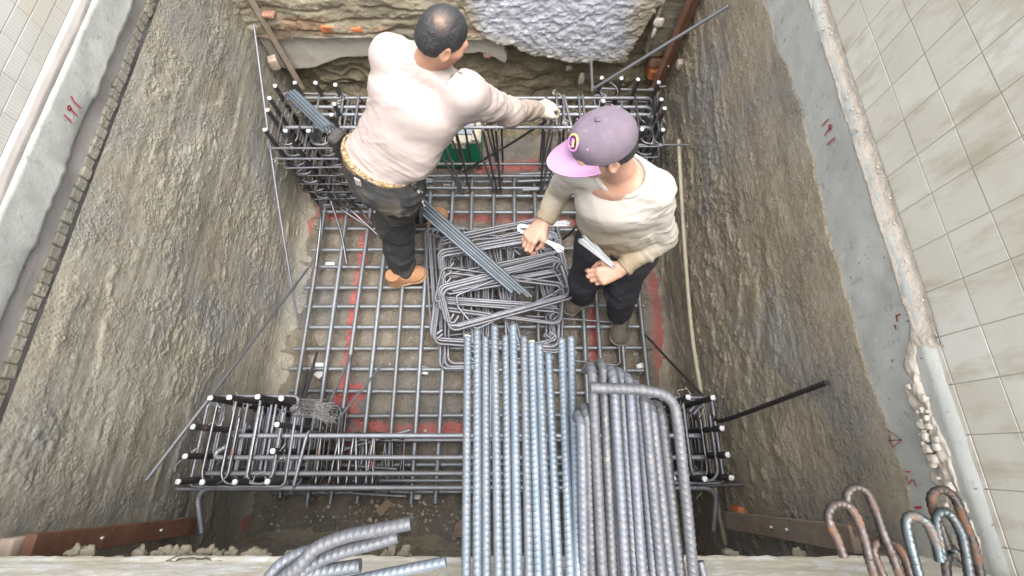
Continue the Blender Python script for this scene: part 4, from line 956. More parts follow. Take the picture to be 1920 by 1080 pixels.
# ------------------------------------------------------------------ people: smooth blended bodies and clothes
def unit(v): v = np.array(v, float); return v / np.linalg.norm(v)
class Field:
    """smooth union of tapered, optionally flattened limbs; cuts are half-spaces or carved blobs"""
    def __init__(s, k=.03): s.k = k; s.add = []; s.sub = []; s.cut = []
    def cap(s, a, b, ra, rb, right=None, asp=1.0, asp2=None, k=None):
        a, b = np.array(a, float), np.array(b, float); asp2 = asp if asp2 is None else asp2
        s.add.append(('c', a, b, ra, rb, None if right is None else unit(right), asp, asp2, k)); return s
    def ell(s, c, R, rad, k=None): s.add.append(('e', np.array(c, float), R, np.array(rad, float), k)); return s
    def chain(s, pts, rs, right=None, asp=1.0, k=None):
        for i in range(len(pts) - 1): s.cap(pts[i], pts[i + 1], rs[i], rs[i + 1], right, asp if np.isscalar(asp) else asp[i], None if np.isscalar(asp) else asp[i + 1], k)
        return s
    def carve(s, c, R, rad, k=.006): s.sub.append((np.array(c, float), R, np.array(rad, float), k)); return s
    def plane(s, p, n, rad=9.0): s.cut.append((np.array(p, float), unit(n), rad)); return s
    def _ell(s, X, c, R, rad):
        q = (X - c)
        if R is not None: q = q @ R.T
        k0 = np.linalg.norm(q / rad, axis=-1); k1 = np.linalg.norm(q / rad ** 2, axis=-1) + 1e-9
        return k0 * (k0 - 1) / k1
    def __call__(s, X):
        d = None
        for p in s.add:
            if p[0] == 'c':
                _, a, b, ra, rb, rt, a0, a1, k = p; ba = b - a; L2 = ba @ ba; q = X - a; t = np.clip(q @ ba / L2, 0, 1); w = q - t[..., None] * ba
                r = ra + (rb - ra) * t
                if rt is None: e = np.linalg.norm(w, axis=-1) - r
                else:
                    ax = ba / math.sqrt(L2); rr = unit(rt - ax * (rt @ ax)); ff = np.cross(ax, rr); asp = a0 + (a1 - a0) * t
                    lx, ly, lz = w @ rr, w @ ff, w @ ax
                    e = (np.sqrt((lx / r) ** 2 + (ly / (r * asp)) ** 2 + (lz / (r * asp)) ** 2) - 1) * r * np.minimum(asp, 1)
            else: _, c, R, rad, k = p; e = s._ell(X, c, R, rad)
            k = s.k if k is None else k
            if d is None: d = e
            else:
                h = np.maximum(k - np.abs(d - e), 0) / k; d = np.minimum(d, e) - h * h * k * .25
        for c, R, rad, k in s.sub:
            e = -s._ell(X, c, R, rad); h = np.maximum(k - np.abs(d - e), 0) / k; d = np.maximum(d, e) + h * h * k * .25
        for p, n, rad in s.cut: d = np.where(np.linalg.norm(X - p, axis=-1) < rad, np.maximum(d, (X - p) @ n), d)
        return d
    def bounds(s):
        lo, hi = np.full(3, 9.), np.full(3, -9.)
        for p in s.add:
            if p[0] == 'c':
                r = max(p[3], p[4]) * max(1, p[6], p[7]) + .02; lo = np.minimum(lo, np.minimum(p[1], p[2]) - r); hi = np.maximum(hi, np.maximum(p[1], p[2]) + r)
            else: r = p[3].max() + .02; lo = np.minimum(lo, p[1] - r); hi = np.maximum(hi, p[1] + r)
        return lo, hi
def nets(f, h):
    lo, hi = f.bounds(); n = np.ceil((hi - lo) / h).astype(int) + 2
    ax = [lo[k] + h * np.arange(n[k]) for k in range(3)]; D = np.empty(n, np.float32)
    B = 6; nbk = -(-n // B); cen = np.stack(np.meshgrid(*[lo[k] + h * (B * np.arange(nbk[k]) + (B - 1) / 2) for k in range(3)], indexing='ij'), -1)
    cd = f(cen); D[:] = np.repeat(np.repeat(np.repeat(cd, B, 0), B, 1), B, 2)[:n[0], :n[1], :n[2]]
    near = np.abs(cd) < h * B * 1.9
    mask = np.repeat(np.repeat(np.repeat(near, B, 0), B, 1), B, 2)[:n[0], :n[1], :n[2]]; ii = np.argwhere(mask)
    for i0 in range(0, len(ii), 200000):
        q = ii[i0:i0 + 200000]; D[tuple(q.T)] = f(lo + h * q)
    cs = [(a, b, c) for a in (0, 1) for b in (0, 1) for c in (0, 1)]
    m = n - 1; corner = [D[a:a + m[0], b:b + m[1], c:c + m[2]] for a, b, c in cs]
    ins = sum((c < 0).astype(np.int8) for c in corner); act = (ins > 0) & (ins < 8); idx = np.full(m, -1); I = np.argwhere(act); idx[act] = np.arange(len(I))
    cv = np.stack([c[act] for c in corner], -1); acc = np.zeros((len(I), 3)); cnt = np.zeros(len(I))
    for p in range(8):
        for q in range(p + 1, 8):
            df = [abs(cs[p][k] - cs[q][k]) for k in range(3)]
            if sum(df) != 1: continue
            a, b = cv[:, p], cv[:, q]; mk = (a < 0) != (b < 0); t = np.where(mk, a / (a - b + 1e-12), 0)
            pos = np.array(cs[p]) + t[:, None] * (np.array(cs[q]) - np.array(cs[p])); acc += pos * mk[:, None]; cnt += mk
    V = lo + h * (I + acc / cnt[:, None]); Fq = []
    for k in range(3):
        s0 = [slice(0, n[j] - (j == k)) for j in range(3)]; s1 = [slice(1 if j == k else 0, n[j]) for j in range(3)]
        a, b = D[tuple(s0)] < 0, D[tuple(s1)] < 0; e = np.argwhere(a != b); sg = a[tuple(e.T)]
        u, w = (k + 1) % 3, (k + 2) % 3; ok = (e[:, u] > 0) & (e[:, w] > 0) & (e[:, u] < n[u] - 1) & (e[:, w] < n[w] - 1); e, sg = e[ok], sg[ok]
        q = []
        for du, dw in ((1, 1), (0, 1), (0, 0), (1, 0)):
            c = e.copy(); c[:, u] -= du; c[:, w] -= dw; q.append(idx[tuple(c.T)])
        q = np.stack(q, -1); q[~sg] = q[~sg][:, ::-1]; Fq.append(q)
    return V, np.vstack(Fq)
def normals(f, V, e=.003):
    g = np.stack([f(V + np.eye(3)[k] * e) - f(V - np.eye(3)[k] * e) for k in range(3)], -1); return g / (np.linalg.norm(g, axis=1)[:, None] + 1e-9)
def solid(name, f, h, mat, parent, disp=None, attrs=None):
    V, Fq = nets(f, h); N = normals(f, V)
    for _ in range(2):                                            # relax onto the surface
        V = V - N * f(V)[:, None] * .7
    W0 = V.copy()
    if disp is not None: V = V + N * disp(V)[:, None]
    o = wobj(name, V, Fq, mat, parent)
    if attrs:
        for nm, fn in attrs.items(): attr(o, nm, fn(W0))
    return o
def frame(f, u0):
    f = unit(f); r = unit(np.cross(f, u0)); u = np.cross(r, f); return np.stack([r, f, u])   # rows: right, forward, up

def head_field(c, R, neck_a, s=1.0):
    g = lambda x, y, z: c + np.array([x, y, z]) * s @ R
    f = Field(.022)
    f.ell(g(0, -.004, .022), R, np.array([.077, .096, .098]) * s).ell(g(0, .030, -.045), R, np.array([.060, .066, .070]) * s, .04)
    f.ell(g(0, .058, -.088), R, np.array([.034, .032, .030]) * s, .03)                       # chin
    f.cap(g(-.045, .078, .022), g(.045, .078, .022), .017 * s, .017 * s, k=.02)              # brow
    f.cap(g(0, .094, .008), g(0, .116, -.030), .009 * s, .0145 * s, k=.012).ell(g(-.014, .100, -.034), R, np.array([.010] * 3) * s, .008).ell(g(.014, .100, -.034), R, np.array([.010] * 3) * s, .008)
    f.ell(g(-.047, .060, -.02), R, np.array([.024, .024, .022]) * s, .025).ell(g(.047, .060, -.02), R, np.array([.024, .024, .022]) * s, .025)
    f.ell(g(0, .088, -.064), R, np.array([.024, .012, .0065]) * s, .008).ell(g(0, .086, -.076), R, np.array([.021, .012, .0065]) * s, .008)
    for sx in (-1, 1):
        f.ell(g(sx * .080, -.008, -.016), frame(R[1] + sx * .45 * R[0], R[2]), np.array([.010, .022, .034]) * s, .010)
        f.ell(g(sx * .077, .000, -.046), R, np.array([.007, .011, .013]) * s, .008)
        f.carve(g(sx * .092, -.008, -.013), R, np.array([.010, .013, .022]) * s, .005)
        f.carve(g(sx * .033, .098, .003), R, np.array([.019, .013, .011]) * s, .008)
    f.cap(g(0, -.018, -.045), neck_a, .056 * s, .062 * s, k=.03)
    return f, g
def eyes(g, R, s, parent):
    V, Fc = join([lumpv(g(sx * .033, .076, .003), (.026 * s,) * 3, 6) for sx in (-1, 1)]); return wobj('eyes', V, Fc, MT['eye'], parent)

def hand(f, wrist, fw, back, side, curl=(.5, .8, .6), s=1.0, thumb=.6, spread=.10):
    """palm, four jointed fingers and a thumb; fw along the fingers, back = outward normal of the back of the hand, side=+1 thumb on fw x back"""
    x = unit(fw); z = unit(np.array(back) - x * (np.array(back) @ x)); y = np.cross(z, x) * side
    w = np.array(wrist, float); L = [(.030, .088, (.044, .027, .021), .0098), (.010, .092, (.048, .031, .022), .0100), (-.010, .088, (.044, .029, .021), .0095), (-.029, .080, (.034, .022, .019), .0085)]
    for i, (oy, ox, ph, r) in enumerate(L):
        kn = w + (x * ox + y * oy) * s; f.cap(w + (y * oy * .6 + x * .012) * s, kn, .017 * s, .0125 * s, k=.014)
        a = -spread * (oy / .03) * .5; d = x * math.cos(a) - y * math.sin(a) * 0 + y * (oy * 2.0); d = unit(d); p = kn; ang = 0
        for j in range(3):
            ang += curl[j] * (1 + .10 * (i - 1)); dd = d * math.cos(ang) - z * math.sin(ang); q = p + dd * ph[j] * s
            f.cap(p, q, r * s * (1 - .06 * j), r * s * (.94 - .07 * j), k=.004 if j else .007); p = q
    b = w + (x * .022 + y * .026) * s; m1 = b + (x * .034 + y * .026 - z * .014) * s; m2 = m1 + (x * .026 * (1 - thumb * .2) - z * .022 * thumb + y * (.008 - .012 * thumb)) * s; m3 = m2 + (x * .022 - z * .012 * thumb - y * .012 * thumb) * s
    f.cap(w + y * .012 * s, m1, .017 * s, .0135 * s, k=.012).cap(m1, m2, .0118 * s, .0108 * s, k=.005).cap(m2, m3, .0106 * s, .0088 * s, k=.004)
    return f
def shoe(parent, heel, toe, mat, solemat, h=.006, hi=.075, wd=.046):
    heel, toe = np.array(heel, float), np.array(toe, float); fw = toe - heel; L = np.linalg.norm(fw * (1, 1, 0)); x = unit(fw * (1, 1, 0)); y = np.cross([0, 0, 1.], x); R = np.stack([x, y, [0, 0, 1.]])
    g = lambda a, b, c: heel + x * a * L + y * b + np.array([0, 0, c])
    f = Field(.03); f.cap(g(.16, 0, .034), g(.72, 0, .028), wd * .88, wd, right=y, asp=.72, asp2=.60).ell(g(.80, .002, .028), R, (L * .20, wd * .98, .030)).cap(g(.20, 0, .05), g(.20, 0, .05 + hi), wd * .84, wd * .92, k=.03).cap(g(.28, 0, .07), g(.62, 0, .046), .032, .028, k=.03)
    f.plane(g(0, 0, .012), (0, 0, -1)); f.plane(g(0, 0, .05 + hi), (0, 0, 1))
    o = solid('shoe', f, h, mat, parent, lambda V: .0015 * fbm(V * 40, 3, 5))
    q = Field(.03); q.cap(g(.15, 0, .008), g(.72, 0, .008), wd * .98, wd * 1.07, right=y, asp=.8).ell(g(.80, .002, .008), R, (L * .215, wd * 1.05, .03)); q.plane(g(0, 0, -.008), (0, 0, -1)); q.plane(g(0, 0, .020), (0, 0, 1))
    solid('sole', q, h, solemat, o)
    for i in range(4):
        a, b = g(.40 + .085 * i, -.024, .078 - .008 * i), g(.43 + .085 * i, .024, .078 - .008 * i); V, FT = sweep(smooth_path([a, (a + b) / 2 + (0, 0, .012), b], 4), .0036, seg=5, amp=0, step=.01)
        link('lace', mesh_mixed('lace', V - wloc(o), FT), MT['lace'], o)
    return o

# materials for the people
def cloth(name, a, b, c, s=5, bs=500, sheen=.2):
    m = MB(name); k = m.mix(m.ramp(m.noise(s, 5, .6), .35, .65), a, b); k = m.mix(m.math('MULTIPLY', m.attr('soil'), 1.0), k, c)
    return m.out(k, .85, 0, m.bump(m.noise(bs, 2), .12, .001, m.bump(m.noise(18, 4), .25, .006)))
MT['skin'] = plain('skin', (.37, .19, .12), (.43, .235, .155), 18, .5, 220, .25, .0015, Subsurface_Weight=.12, Subsurface_Scale=.01)
MT['skin_pale'] = plain('skin_hands', (.40, .22, .15), (.46, .27, .195), 22, .5, 220, .25, .0015, Subsurface_Weight=.12, Subsurface_Scale=.01)
MT['eye'] = plain('eye', (.6, .58, .55), (.65, .62, .6), 50, .2)
MT['shirt1'] = cloth('pale_pink_shirt', (.375, .312, .29), (.41, .348, .327), (.24, .19, .143))
MT['shirt2'] = cloth('cream_shirt', (.43, .40, .355), (.48, .455, .415), (.26, .205, .135))
MT['pants1'] = cloth('black_trousers', (.02, .02, .021), (.034, .034, .035), (.15, .13, .098), 9)
MT['pants2'] = cloth('navy_black_trousers', (.024, .023, .03), (.038, .036, .046), (.10, .10, .10), 9)
m = MB('short_black_hair'); wh = m.attr('whorl'); hc = m.mix(m.ramp(m.noise(330, 3, .6), .45, .75), (.010, .010, .011), (.075, .073, .075))
MT['hair'] = m.out(m.mix(wh, hc, (.40, .24, .17)), .6, 0, m.bump(m.noise(420, 3), .5, .002))
MT['suede'] = plain('tan_suede', (.30, .145, .068), (.36, .19, .10), 20, .85, 260, .3, .002)
MT['sole_tan'] = plain('tan_sole', (.45, .30, .19), (.36, .22, .13), 20, .8)
MT['sneaker'] = plain('grey_brown_trainer', (.085, .07, .058), (.125, .105, .088), 30, .85, 300, .5, .002, c3=(.08, .072, .065))
MT['sole_grey'] = plain('grey_sole', (.34, .30, .26), (.27, .235, .20), 20, .85)
MT['lace'] = plain('orange_lace', (.46, .16, .05), (.36, .12, .04), 40, .85)
MT['glove'] = plain('dirty_white_glove', (.60, .54, .45), (.52, .44, .34), 26, .9, 330, .5, .002, c3=(.36, .28, .19))
MT['belt'] = None
m = MB('patterned_tan_belt'); v_ = m.n('ShaderNodeTexVoronoi', feature='DISTANCE_TO_EDGE'); v_.inputs['Scale'].default_value = 62; m.L.new(m.coord(), v_.inputs['Vector'])
c_ = m.mix(m.ramp(m.noise(46, 2), .46, .56), (.25, .17, .085), (.36, .275, .17)); c_ = m.mix(m.ramp(v_.outputs[0], .10, .03), c_, (.085, .055, .03))
MT['belt'] = m.out(c_, .8)
MT['leather'] = plain('worn_black_leather', (.02, .02, .021), (.045, .043, .041), 25, .5, 160, .4, .003, c3=(.09, .08, .07))
MT['cap'+'_dome'] = plain('faded_purple_grey_cotton', (.125, .096, .127), (.165, .13, .158), 11, .9, 420, .25, .0015, c3=(.19, .157, .177))
MT['brim'] = plain('lilac_cotton_brim', (.34, .19, .315), (.38, .22, .35), 9, .85, 420, .2, .0015)
MT['lilac'] = plain('lilac_thread', (.62, .25, .52), (.68, .31, .58), 40, .6); MT['yellow'] = plain('yellow_thread', (.72, .52, .12), (.75, .56, .2), 40, .6); MT['violet'] = plain('violet_thread', (.36, .10, .42), (.42, .14, .48), 40, .6)
MT['emblem'] = plain('dark_violet_patch', (.075, .028, .085), (.095, .035, .10), 40, .8)

def folds(V, dirs, fr, seed, amp, octv=3):
    d = [unit(q) for q in dirs]; return amp * (ridged(np.stack([V @ d[0] * fr[0], V @ d[1] * fr[1], V @ d[2] * fr[2]], -1), octv, seed) - .35)

# ============================================================ man in the pale pink shirt, bending over the back cage
p1 = thing('person', 'man in pale pink long-sleeved shirt and black trousers bending over the back cage', 'person', (-.60, 1.22, .08))
pel = np.array([-.59, 1.225, .94]); RS = unit((.86, -.50, 0)); LS_, RS_ = np.array([-.462, 1.425, 1.345]), np.array([-.165, 1.262, 1.325])
nb = np.array([-.316, 1.370, 1.365]); hc1 = np.array([-.244, 1.360, 1.478])
HR = frame((.78, .34, -.50), (.30, .10, 1)); hf, g1 = head_field(hc1, HR, nb + np.array([-.02, -.01, -.03]), .85)
hf.cap(nb + (-.03, -.0, -.06), pel + (.08, .05, .20), .06, .06, right=RS, asp=.7)
elb1, wri1 = np.array([-.012, 1.395, 1.075]), np.array([.120, 1.548, .915])
body = solid('body', hf, .0052, MT['skin'], p1, lambda V: .0012 * fbm(V * 30, 3, 2))
eyes(g1, HR, .85, p1)
# hair: skull shell cut at the hairline
q = Field(.02); q.ell(g1(0, -.006, .026), HR, (.0715, .087, .087)).ell(g1(0, -.052, -.018), HR, (.057, .043, .045), .03)
q.plane(g1(0, .062, .03), HR[1] * .80 + HR[2] * -.60); q.plane(g1(0, .0, -.028), -HR[2] + HR[1] * .9); q.plane(g1(0, -.02, -.060), -HR[2])
rd = unit(ray(827, 42)); oc = hc1 - np.array([0, 0, HCAM]); tc = oc @ rd; dd = np.linalg.norm(oc - rd * tc); crown = np.array([0, 0, HCAM]) + rd * (tc - math.sqrt(max(0, (.085 ** 2) - dd ** 2)))
solid('hair', q, .005, MT['hair'], p1, lambda V: .0010 * fbm(V * 60, 3, 3) + .0012 * fbm(V * 240, 2, 4), {'whorl': lambda V: .85 * np.exp(-(np.linalg.norm(V - crown, axis=1) / .021) ** 2 - .0) * (1 + .5 * fbm(V * 120, 2, 8))})
# shirt
f = Field(.05); waist = pel * .62 + nb * .38 + np.array([.02, -.015, 0]); chest = pel * .30 + nb * .70 + np.array([.0, -.01, -.01])
f.cap(pel + (0, 0, .01), waist, .166, .148, right=RS, asp=.68, asp2=.70).cap(waist, chest, .148, .172, right=RS, asp=.70, asp2=.62).cap(chest, nb - (.03, .0, .055), .172, .112, right=RS, asp=.66, asp2=.62)
f.cap(nb + (-.005, 0, -.02), LS_, .058, .060).cap(nb + (-.005, 0, -.02), RS_, .058, .060)
f.chain([RS_, elb1, wri1], [.066, .052, .041]).cap(RS_ + (-.05, -.0, -.06), elb1 * .4 + RS_ * .6 + (-.0, -.0, -.04), .062, .050)
eL, wL = np.array([-.425, 1.56, 1.09]), np.array([-.315, 1.70, .93]); f.chain([LS_, eL, wL], [.066, .052, .042])
f.cap(chest + RS * .10 + (.02, .02, -.03), pel + RS * .15 + (.05, .03, .06), .085, .060, k=.07)                   # loose cloth hanging at his right side
bz_n = unit((.30, .06, .95)); bz_p = pel + np.array([0, 0, .030]); f.plane(bz_p, -bz_n)
f.plane(nb + unit(hc1 - nb) * .020, unit(hc1 - nb + np.array([0, .03, .04])), .13)
f.plane(wri1, wri1 - elb1, .12)
ar = unit(wri1 - RS_); axu = unit(nb - pel)
def d1(V):
    t = np.clip((V - RS_) @ ar / .5, -.5, 1.2); arm = sst(.0, .22, t); low = sst(.30, .0, (V - bz_p) @ bz_n)
    o = folds(V, [ar, np.cross(ar, [0, 0, 1.]), [0, 0, 1.]], (3.5, 24, 24), 11, .008) * arm
    o += folds(V, [RS + .3 * axu, axu, np.cross(RS, axu)], (3.0, 17, 5), 12, .0045) * low * (1 - arm)
    o += folds(V, [unit(axu + .7 * RS), np.cross(axu, RS), unit(axu - RS)], (3, 5, 9), 13, .0016, 2) * (1 - arm) + .003 * fbm(V * 9, 3, 14)
    cr = np.clip(ridged(np.stack([V @ unit(RS + .9 * axu) * 5, V @ unit(axu - .8 * RS) * 15, V @ np.cross(RS, axu) * 5], -1), 3, 18), 0, 1) ** 2
    o += .009 * (cr - .2) * sst(-.15, .35, fbm(V * 5, 3, 19)) * (1 - .5 * arm) + .007 * low * (1 - arm) * np.clip(ridged(np.stack([V @ RS * 6, V @ axu * 26, V[:, 2] * 4], -1), 3, 20), 0, 1) ** 2
    return o
def soil1(V):
    t = np.clip((V - RS_) @ ar / .5, -.5, 1.2); low = np.exp(-np.clip((V - bz_p) @ bz_n, 0, 1) / .045)
    return np.clip(.65 * sst(.15, .9, t) * (.7 + .6 * fbm(V * 7, 3, 15)) + .5 * low * (.5 + fbm(V * 8, 3, 16)) + .22 * np.maximum(0, fbm(V * 6, 4, 17)), 0, 1)
solid('shirt', f, .0062, MT['shirt1'], p1, d1, {'soil': soil1})
# glove
q = Field(.02); hand(q, wri1 + (wri1 - elb1) * .02, (.70, .62, -.30), (.1, .1, .9), -1, (.75, 1.0, .7), 1.05, .9); q.cap(wri1 - unit(wri1 - elb1) * .03, wri1 + unit(wri1 - elb1) * .03, .040, .036)
solid('glove', q, .0042, MT['glove'], p1, lambda V: .0015 * fbm(V * 90, 3, 6))
q = Field(.02); hand(q, wL, (.5, .6, -.55), (-.3, .3, .7), 1, (.5, .8, .6), 1.0, .8); q.cap(wL - unit(wL - eL) * .03, wL, .036, .034); solid('glove', q, .0050, MT['glove'], p1)
# trousers
hipR, hipL = pel + RS * .085 + (0, 0, -.09), pel - RS * .085 + (0, 0, -.09)
knR, anR = np.array([-.625, 1.165, .50]), np.array([-.655, 1.050, .165]); knL, anL = np.array([-.60, 1.36, .49]), np.array([-.585, 1.415, .165])
f = Field(.045); f.cap(pel + (0, 0, .03), pel + (-.0, -.01, -.07), .172, .185, right=RS, asp=.74, asp2=.78)
f.chain([hipR, knR, anR], [.112, .092, .080]).chain([hipL, knL, anL], [.110, .086, .072]); f.cap(pel + (-.02, -.06, -.06), hipR + (-.02, -.05, -.05), .11, .09)
f.plane(bz_p + bz_n * .012, bz_n); f.plane(anR * .5 + anL * .5 + (0, 0, -.035), (0, 0, -1))
def d2(V):
    z = V[:, 2]; lowl = sst(.40, .15, z)
    return folds(V, [[0, 0, 1.], [1, 0, 0], [0, 1, 0]], (5, 9, 9), 21, .007) + lowl * folds(V, [[0, 0, 1.], [1, .3, 0], [0, 1, 0]], (22, 5, 5), 22, .010) + .010 * (np.clip(ridged(np.stack([V[:, 0] * 7, V[:, 1] * 7, V[:, 2] * 11 + V[:, 0] * 6], -1), 3, 25), 0, 1) ** 2 - .2) + .002 * fbm(V * 20, 3, 23)
solid('trousers', f, .0072, MT['pants1'], p1, d2, {'soil': lambda V: np.clip(1.5 * np.exp(-(((V[:, 2] - .80) / .07) ** 2)) * sst(-.05, .3, fbm(V * 9, 4, 24) + .15) * sst(.2, -.1, V[:, 1] - pel[1]) + .16 * sst(.1, .6, fbm(V * 12, 4, 26)), 0, .9)})
# belt, loop, pouch, keys
f = Field(.02); f.cap(pel + (0, 0, .02), pel + (.01, 0, .05), .1745, .1735, right=RS, asp=.742, asp2=.742); f.plane(bz_p + bz_n * .016, bz_n); f.plane(bz_p - bz_n * .030, -bz_n)
solid('belt', f, .006, MT['belt'], p1)
bk = PY(694, 300, 1.10); V, Fc = box_vf((-.016, -.004, -.036), (.016, .004, .030), .002); lp = P(692, 304, 1.0); 
nb_out = unit((-.5, -.86, .15)); Rm = np.stack([unit(np.cross(nb_out, [0, 0, 1.])), nb_out, unit(np.cross(unit(np.cross(nb_out, [0, 0, 1.])), nb_out))])
lp = pel + np.array([-.075, -.118, .025]); wobj('belt_loop', V @ Rm + lp, Fc, MT['shirt1'], p1, False)
pc = pel - RS * .205 + np.array([-.005, -.015, .0]); Rp = np.stack([unit((.5, .86, 0)), unit((-.86, .5, .12)), [0, 0, 1.]])
V, Fc = join([(np.array(v_) @ Rp + pc, f_) for v_, f_ in (box_vf((-.036, -.020, -.10), (.036, .020, .045), .009), box_vf((-.040, -.026, .030), (.040, .022, .095), .010), box_vf((-.030, .012, -.11), (-.004, .034, .03), .008))])
wobj('tool_pouch', V, Fc, MT['leather'], p1, False)
kc = pel + RS * .172 + np.array([.012, -.02, .0]); parts = []
for i in range(16):
    a = kc + np.array([rng.uniform(-.012, .016), rng.uniform(-.012, .012), -.012 * i]); ang = rng.uniform(0, 3)
    ring = [a + .009 * np.array([math.cos(t + ang) * math.cos(i), math.cos(t + ang) * math.sin(i), math.sin(t + ang)]) for t in np.linspace(0, 5.6, 8)]
    V, FT = sweep(ring, .0022, seg=5, amp=0, step=.008); parts.append((V, [tuple(x) for x in FT[0]] + FT[1]))
V, Fc = join(parts); wobj('key_chain', V, Fc, MT['wire'], p1)
a = kc + (0, 0, -.14); pth = smooth_path([kc + (0, -.005, 0), a, a + (-.015, -.02, -.09), a + (-.025, -.03, -.17)], 8); V, FT = sweep(pth, .010, seg=6, amp=0, step=.02); c_ = V.mean(0)
link('strap', mesh_mixed('strap', V - wloc(p1), FT), MT['leather'], p1)
shoe(p1, P(729, 532, .098) + (0, 0, .0), P(801, 512, .098), MT['suede'], MT['sole_tan'], hi=.06)
shoe(p1, np.array([-.665, 1.40, .098]), np.array([-.41, 1.44, .098]), MT['suede'], MT['sole_tan'], hi=.06)

# ============================================================ man in the purple cap, counting wires
p2 = thing('person', 'man in cream long-sleeved shirt and lilac-brimmed cap holding bundles of wire', 'person', (.50, .80, .08))
pel2 = np.array([.452, .850, .93]); RV = unit((-.95, .30, 0)); rs2, ls2 = np.array([.222, .925, 1.345]), np.array([.482, .840, 1.335])
nb2 = np.array([.362, .885, 1.390]); hc2 = np.array([.272, .862, 1.540])
H2 = frame((-.90, -.20, -.33), (-.20, .02, 1)); hf2, g2 = head_field(hc2, H2, nb2 + (.01, .0, -.05), .90)
chest2 = pel2 * .34 + nb2 * .66 + np.array([0, -.012, 0]); hf2.cap(nb2 + (.0, -.01, -.07), pel2 + (-.02, .0, .12), .115, .10, right=RV, asp=.62, asp2=.55)
hf2.cap(nb2 + (0, 0, -.035), rs2 + (.03, 0, -.01), .05, .05).cap(nb2 + (0, 0, -.035), ls2 + (-.03, 0, -.01), .05, .05)
er2, wr2 = np.array([.195, .995, 1.085]), np.array([.130, .898, 1.020]); el2, wl2 = np.array([.590, .795, 1.065]), np.array([.440, .700, .990])
hf2.chain([rs2, er2, wr2], [.05, .036, .029]).chain([ls2, el2, wl2], [.05, .036, .029])
hand(hf2, wr2 + unit(wr2 - er2) * .012, (-.62, -.70, -.20), (-.25, .05, .95), 1, (.62, 1.05, .75), .95, 1.0)
hand(hf2, wl2 + unit(wl2 - el2) * .012, (-.88, -.25, -.15), (.10, -.45, .88), -1, (.60, 1.0, .75), .95, 1.0)
solid('body', hf2, .0042, MT['skin_pale'], p2, lambda V: .001 * fbm(V * 30, 3, 42)); eyes(g2, H2, .90, p2)
q = Field(.02); q.ell(g2(0, -.006, .022), H2, (.075, .091, .090)).ell(g2(0, -.052, -.02), H2, (.061, .046, .044), .03); q.plane(g2(0, .055, .03), H2[1] * .8 - H2[2] * .6); q.plane(g2(0, .0, -.030), -H2[2] + H2[1] * .9); q.plane(g2(0, -.02, -.056), -H2[2])
solid('hair', q, .0055, MT['hair'], p2, lambda V: .0015 * fbm(V * 90, 3, 43), {'whorl': lambda V: V[:, 0] * 0})
# shirt
f = Field(.05); waist2 = pel2 * .62 + nb2 * .38 + np.array([-.005, -.012, 0])
f.cap(pel2 + (0, -.005, .005), waist2, .158, .148, right=RV, asp=.64, asp2=.66).cap(waist2, chest2, .148, .155, right=RV, asp=.66, asp2=.64).cap(chest2, nb2 + (0, .01, -.07), .155, .110, right=RV, asp=.66, asp2=.58)
f.cap(nb2 + (.0, .012, -.035), rs2, .054, .060).cap(nb2 + (0, .012, -.035), ls2, .054, .062)
f.chain([rs2, er2, wr2], [.060, .048, .038], k=.014).chain([ls2, el2, wl2], [.062, .050, .040], k=.014)
hem_n = unit((.10, .10, 1)); f.plane(pel2 + (0, 0, .005), -hem_n); f.plane(wr2, wr2 - er2, .075); f.plane(wl2, wl2 - el2, .075)
NC, NR, Nrad = nb2 + np.array([-.012, -.040, .040]), frame((-.20, -.85, -.45), (0, 0, 1)), np.array([.088, .105, .075]); f.carve(NC, NR, Nrad, .004)
aL, aR = unit(wl2 - el2), unit(wr2 - er2); uL = unit(el2 - ls2)
def d3(V):
    la = np.clip(1 - np.linalg.norm(V - (el2 * .5 + wl2 * .5), axis=1) / .19, 0, 1); ua = np.clip(1 - np.linalg.norm(V - (el2 * .55 + ls2 * .45), axis=1) / .20, 0, 1); ra = np.clip(1 - np.linalg.norm(V - (er2 * .5 + wr2 * .5), axis=1) / .16, 0, 1)
    o = folds(V, [aL, np.cross(aL, [0, 0, 1.]), [0, 0, 1.]], (26, 7, 7), 51, .013) * la + folds(V, [uL, np.cross(uL, [0, 1., 0]), [0, 1., 0]], (18, 7, 6), 52, .013) * ua + folds(V, [aR, np.cross(aR, [0, 0, 1.]), [0, 0, 1.]], (20, 7, 7), 53, .011) * ra
    low = sst(1.18, .95, V[:, 2]); o += folds(V, [[1, .0, .8], [0, 1, 0], [-.8, 0, 1]], (6, 5, 12), 54, .009) * (.35 + .65 * low) * (1 - np.maximum(la, ua)) + .003 * fbm(V * 9, 3, 55)
    o += .010 * (np.clip(ridged(np.stack([V[:, 0] * 6 + V[:, 2] * 4, V[:, 1] * 5, V[:, 2] * 15 - V[:, 0] * 9], -1), 3, 57), 0, 1) ** 2 - .2) * sst(-.1, .35, fbm(V * 5, 3, 58)); hem = np.exp(-((((V - pel2) @ hem_n - .022) / .004) ** 2)); return o - .003 * hem
def beige2(V):
    fr = np.exp(-(np.linalg.norm((V - (waist2 + np.array([-.03, -.13, .0]))) * (1, 1, .75), axis=1) / .10) ** 2); cu = np.exp(-np.linalg.norm(V - wl2, axis=1) / .10) + np.exp(-np.linalg.norm(V - wr2, axis=1) / .14)
    return np.clip(.85 * fr * (.6 + .8 * fbm(V * 10, 3, 56)) + .75 * cu + .55 * sst(1.22, .95, V[:, 2]), 0, 1)  # blotchy beige front, beige cuffs, and evenly beiger from chest down to hem
solid('shirt', f, .0062, MT['shirt2'], p2, d3, {'soil': beige2})
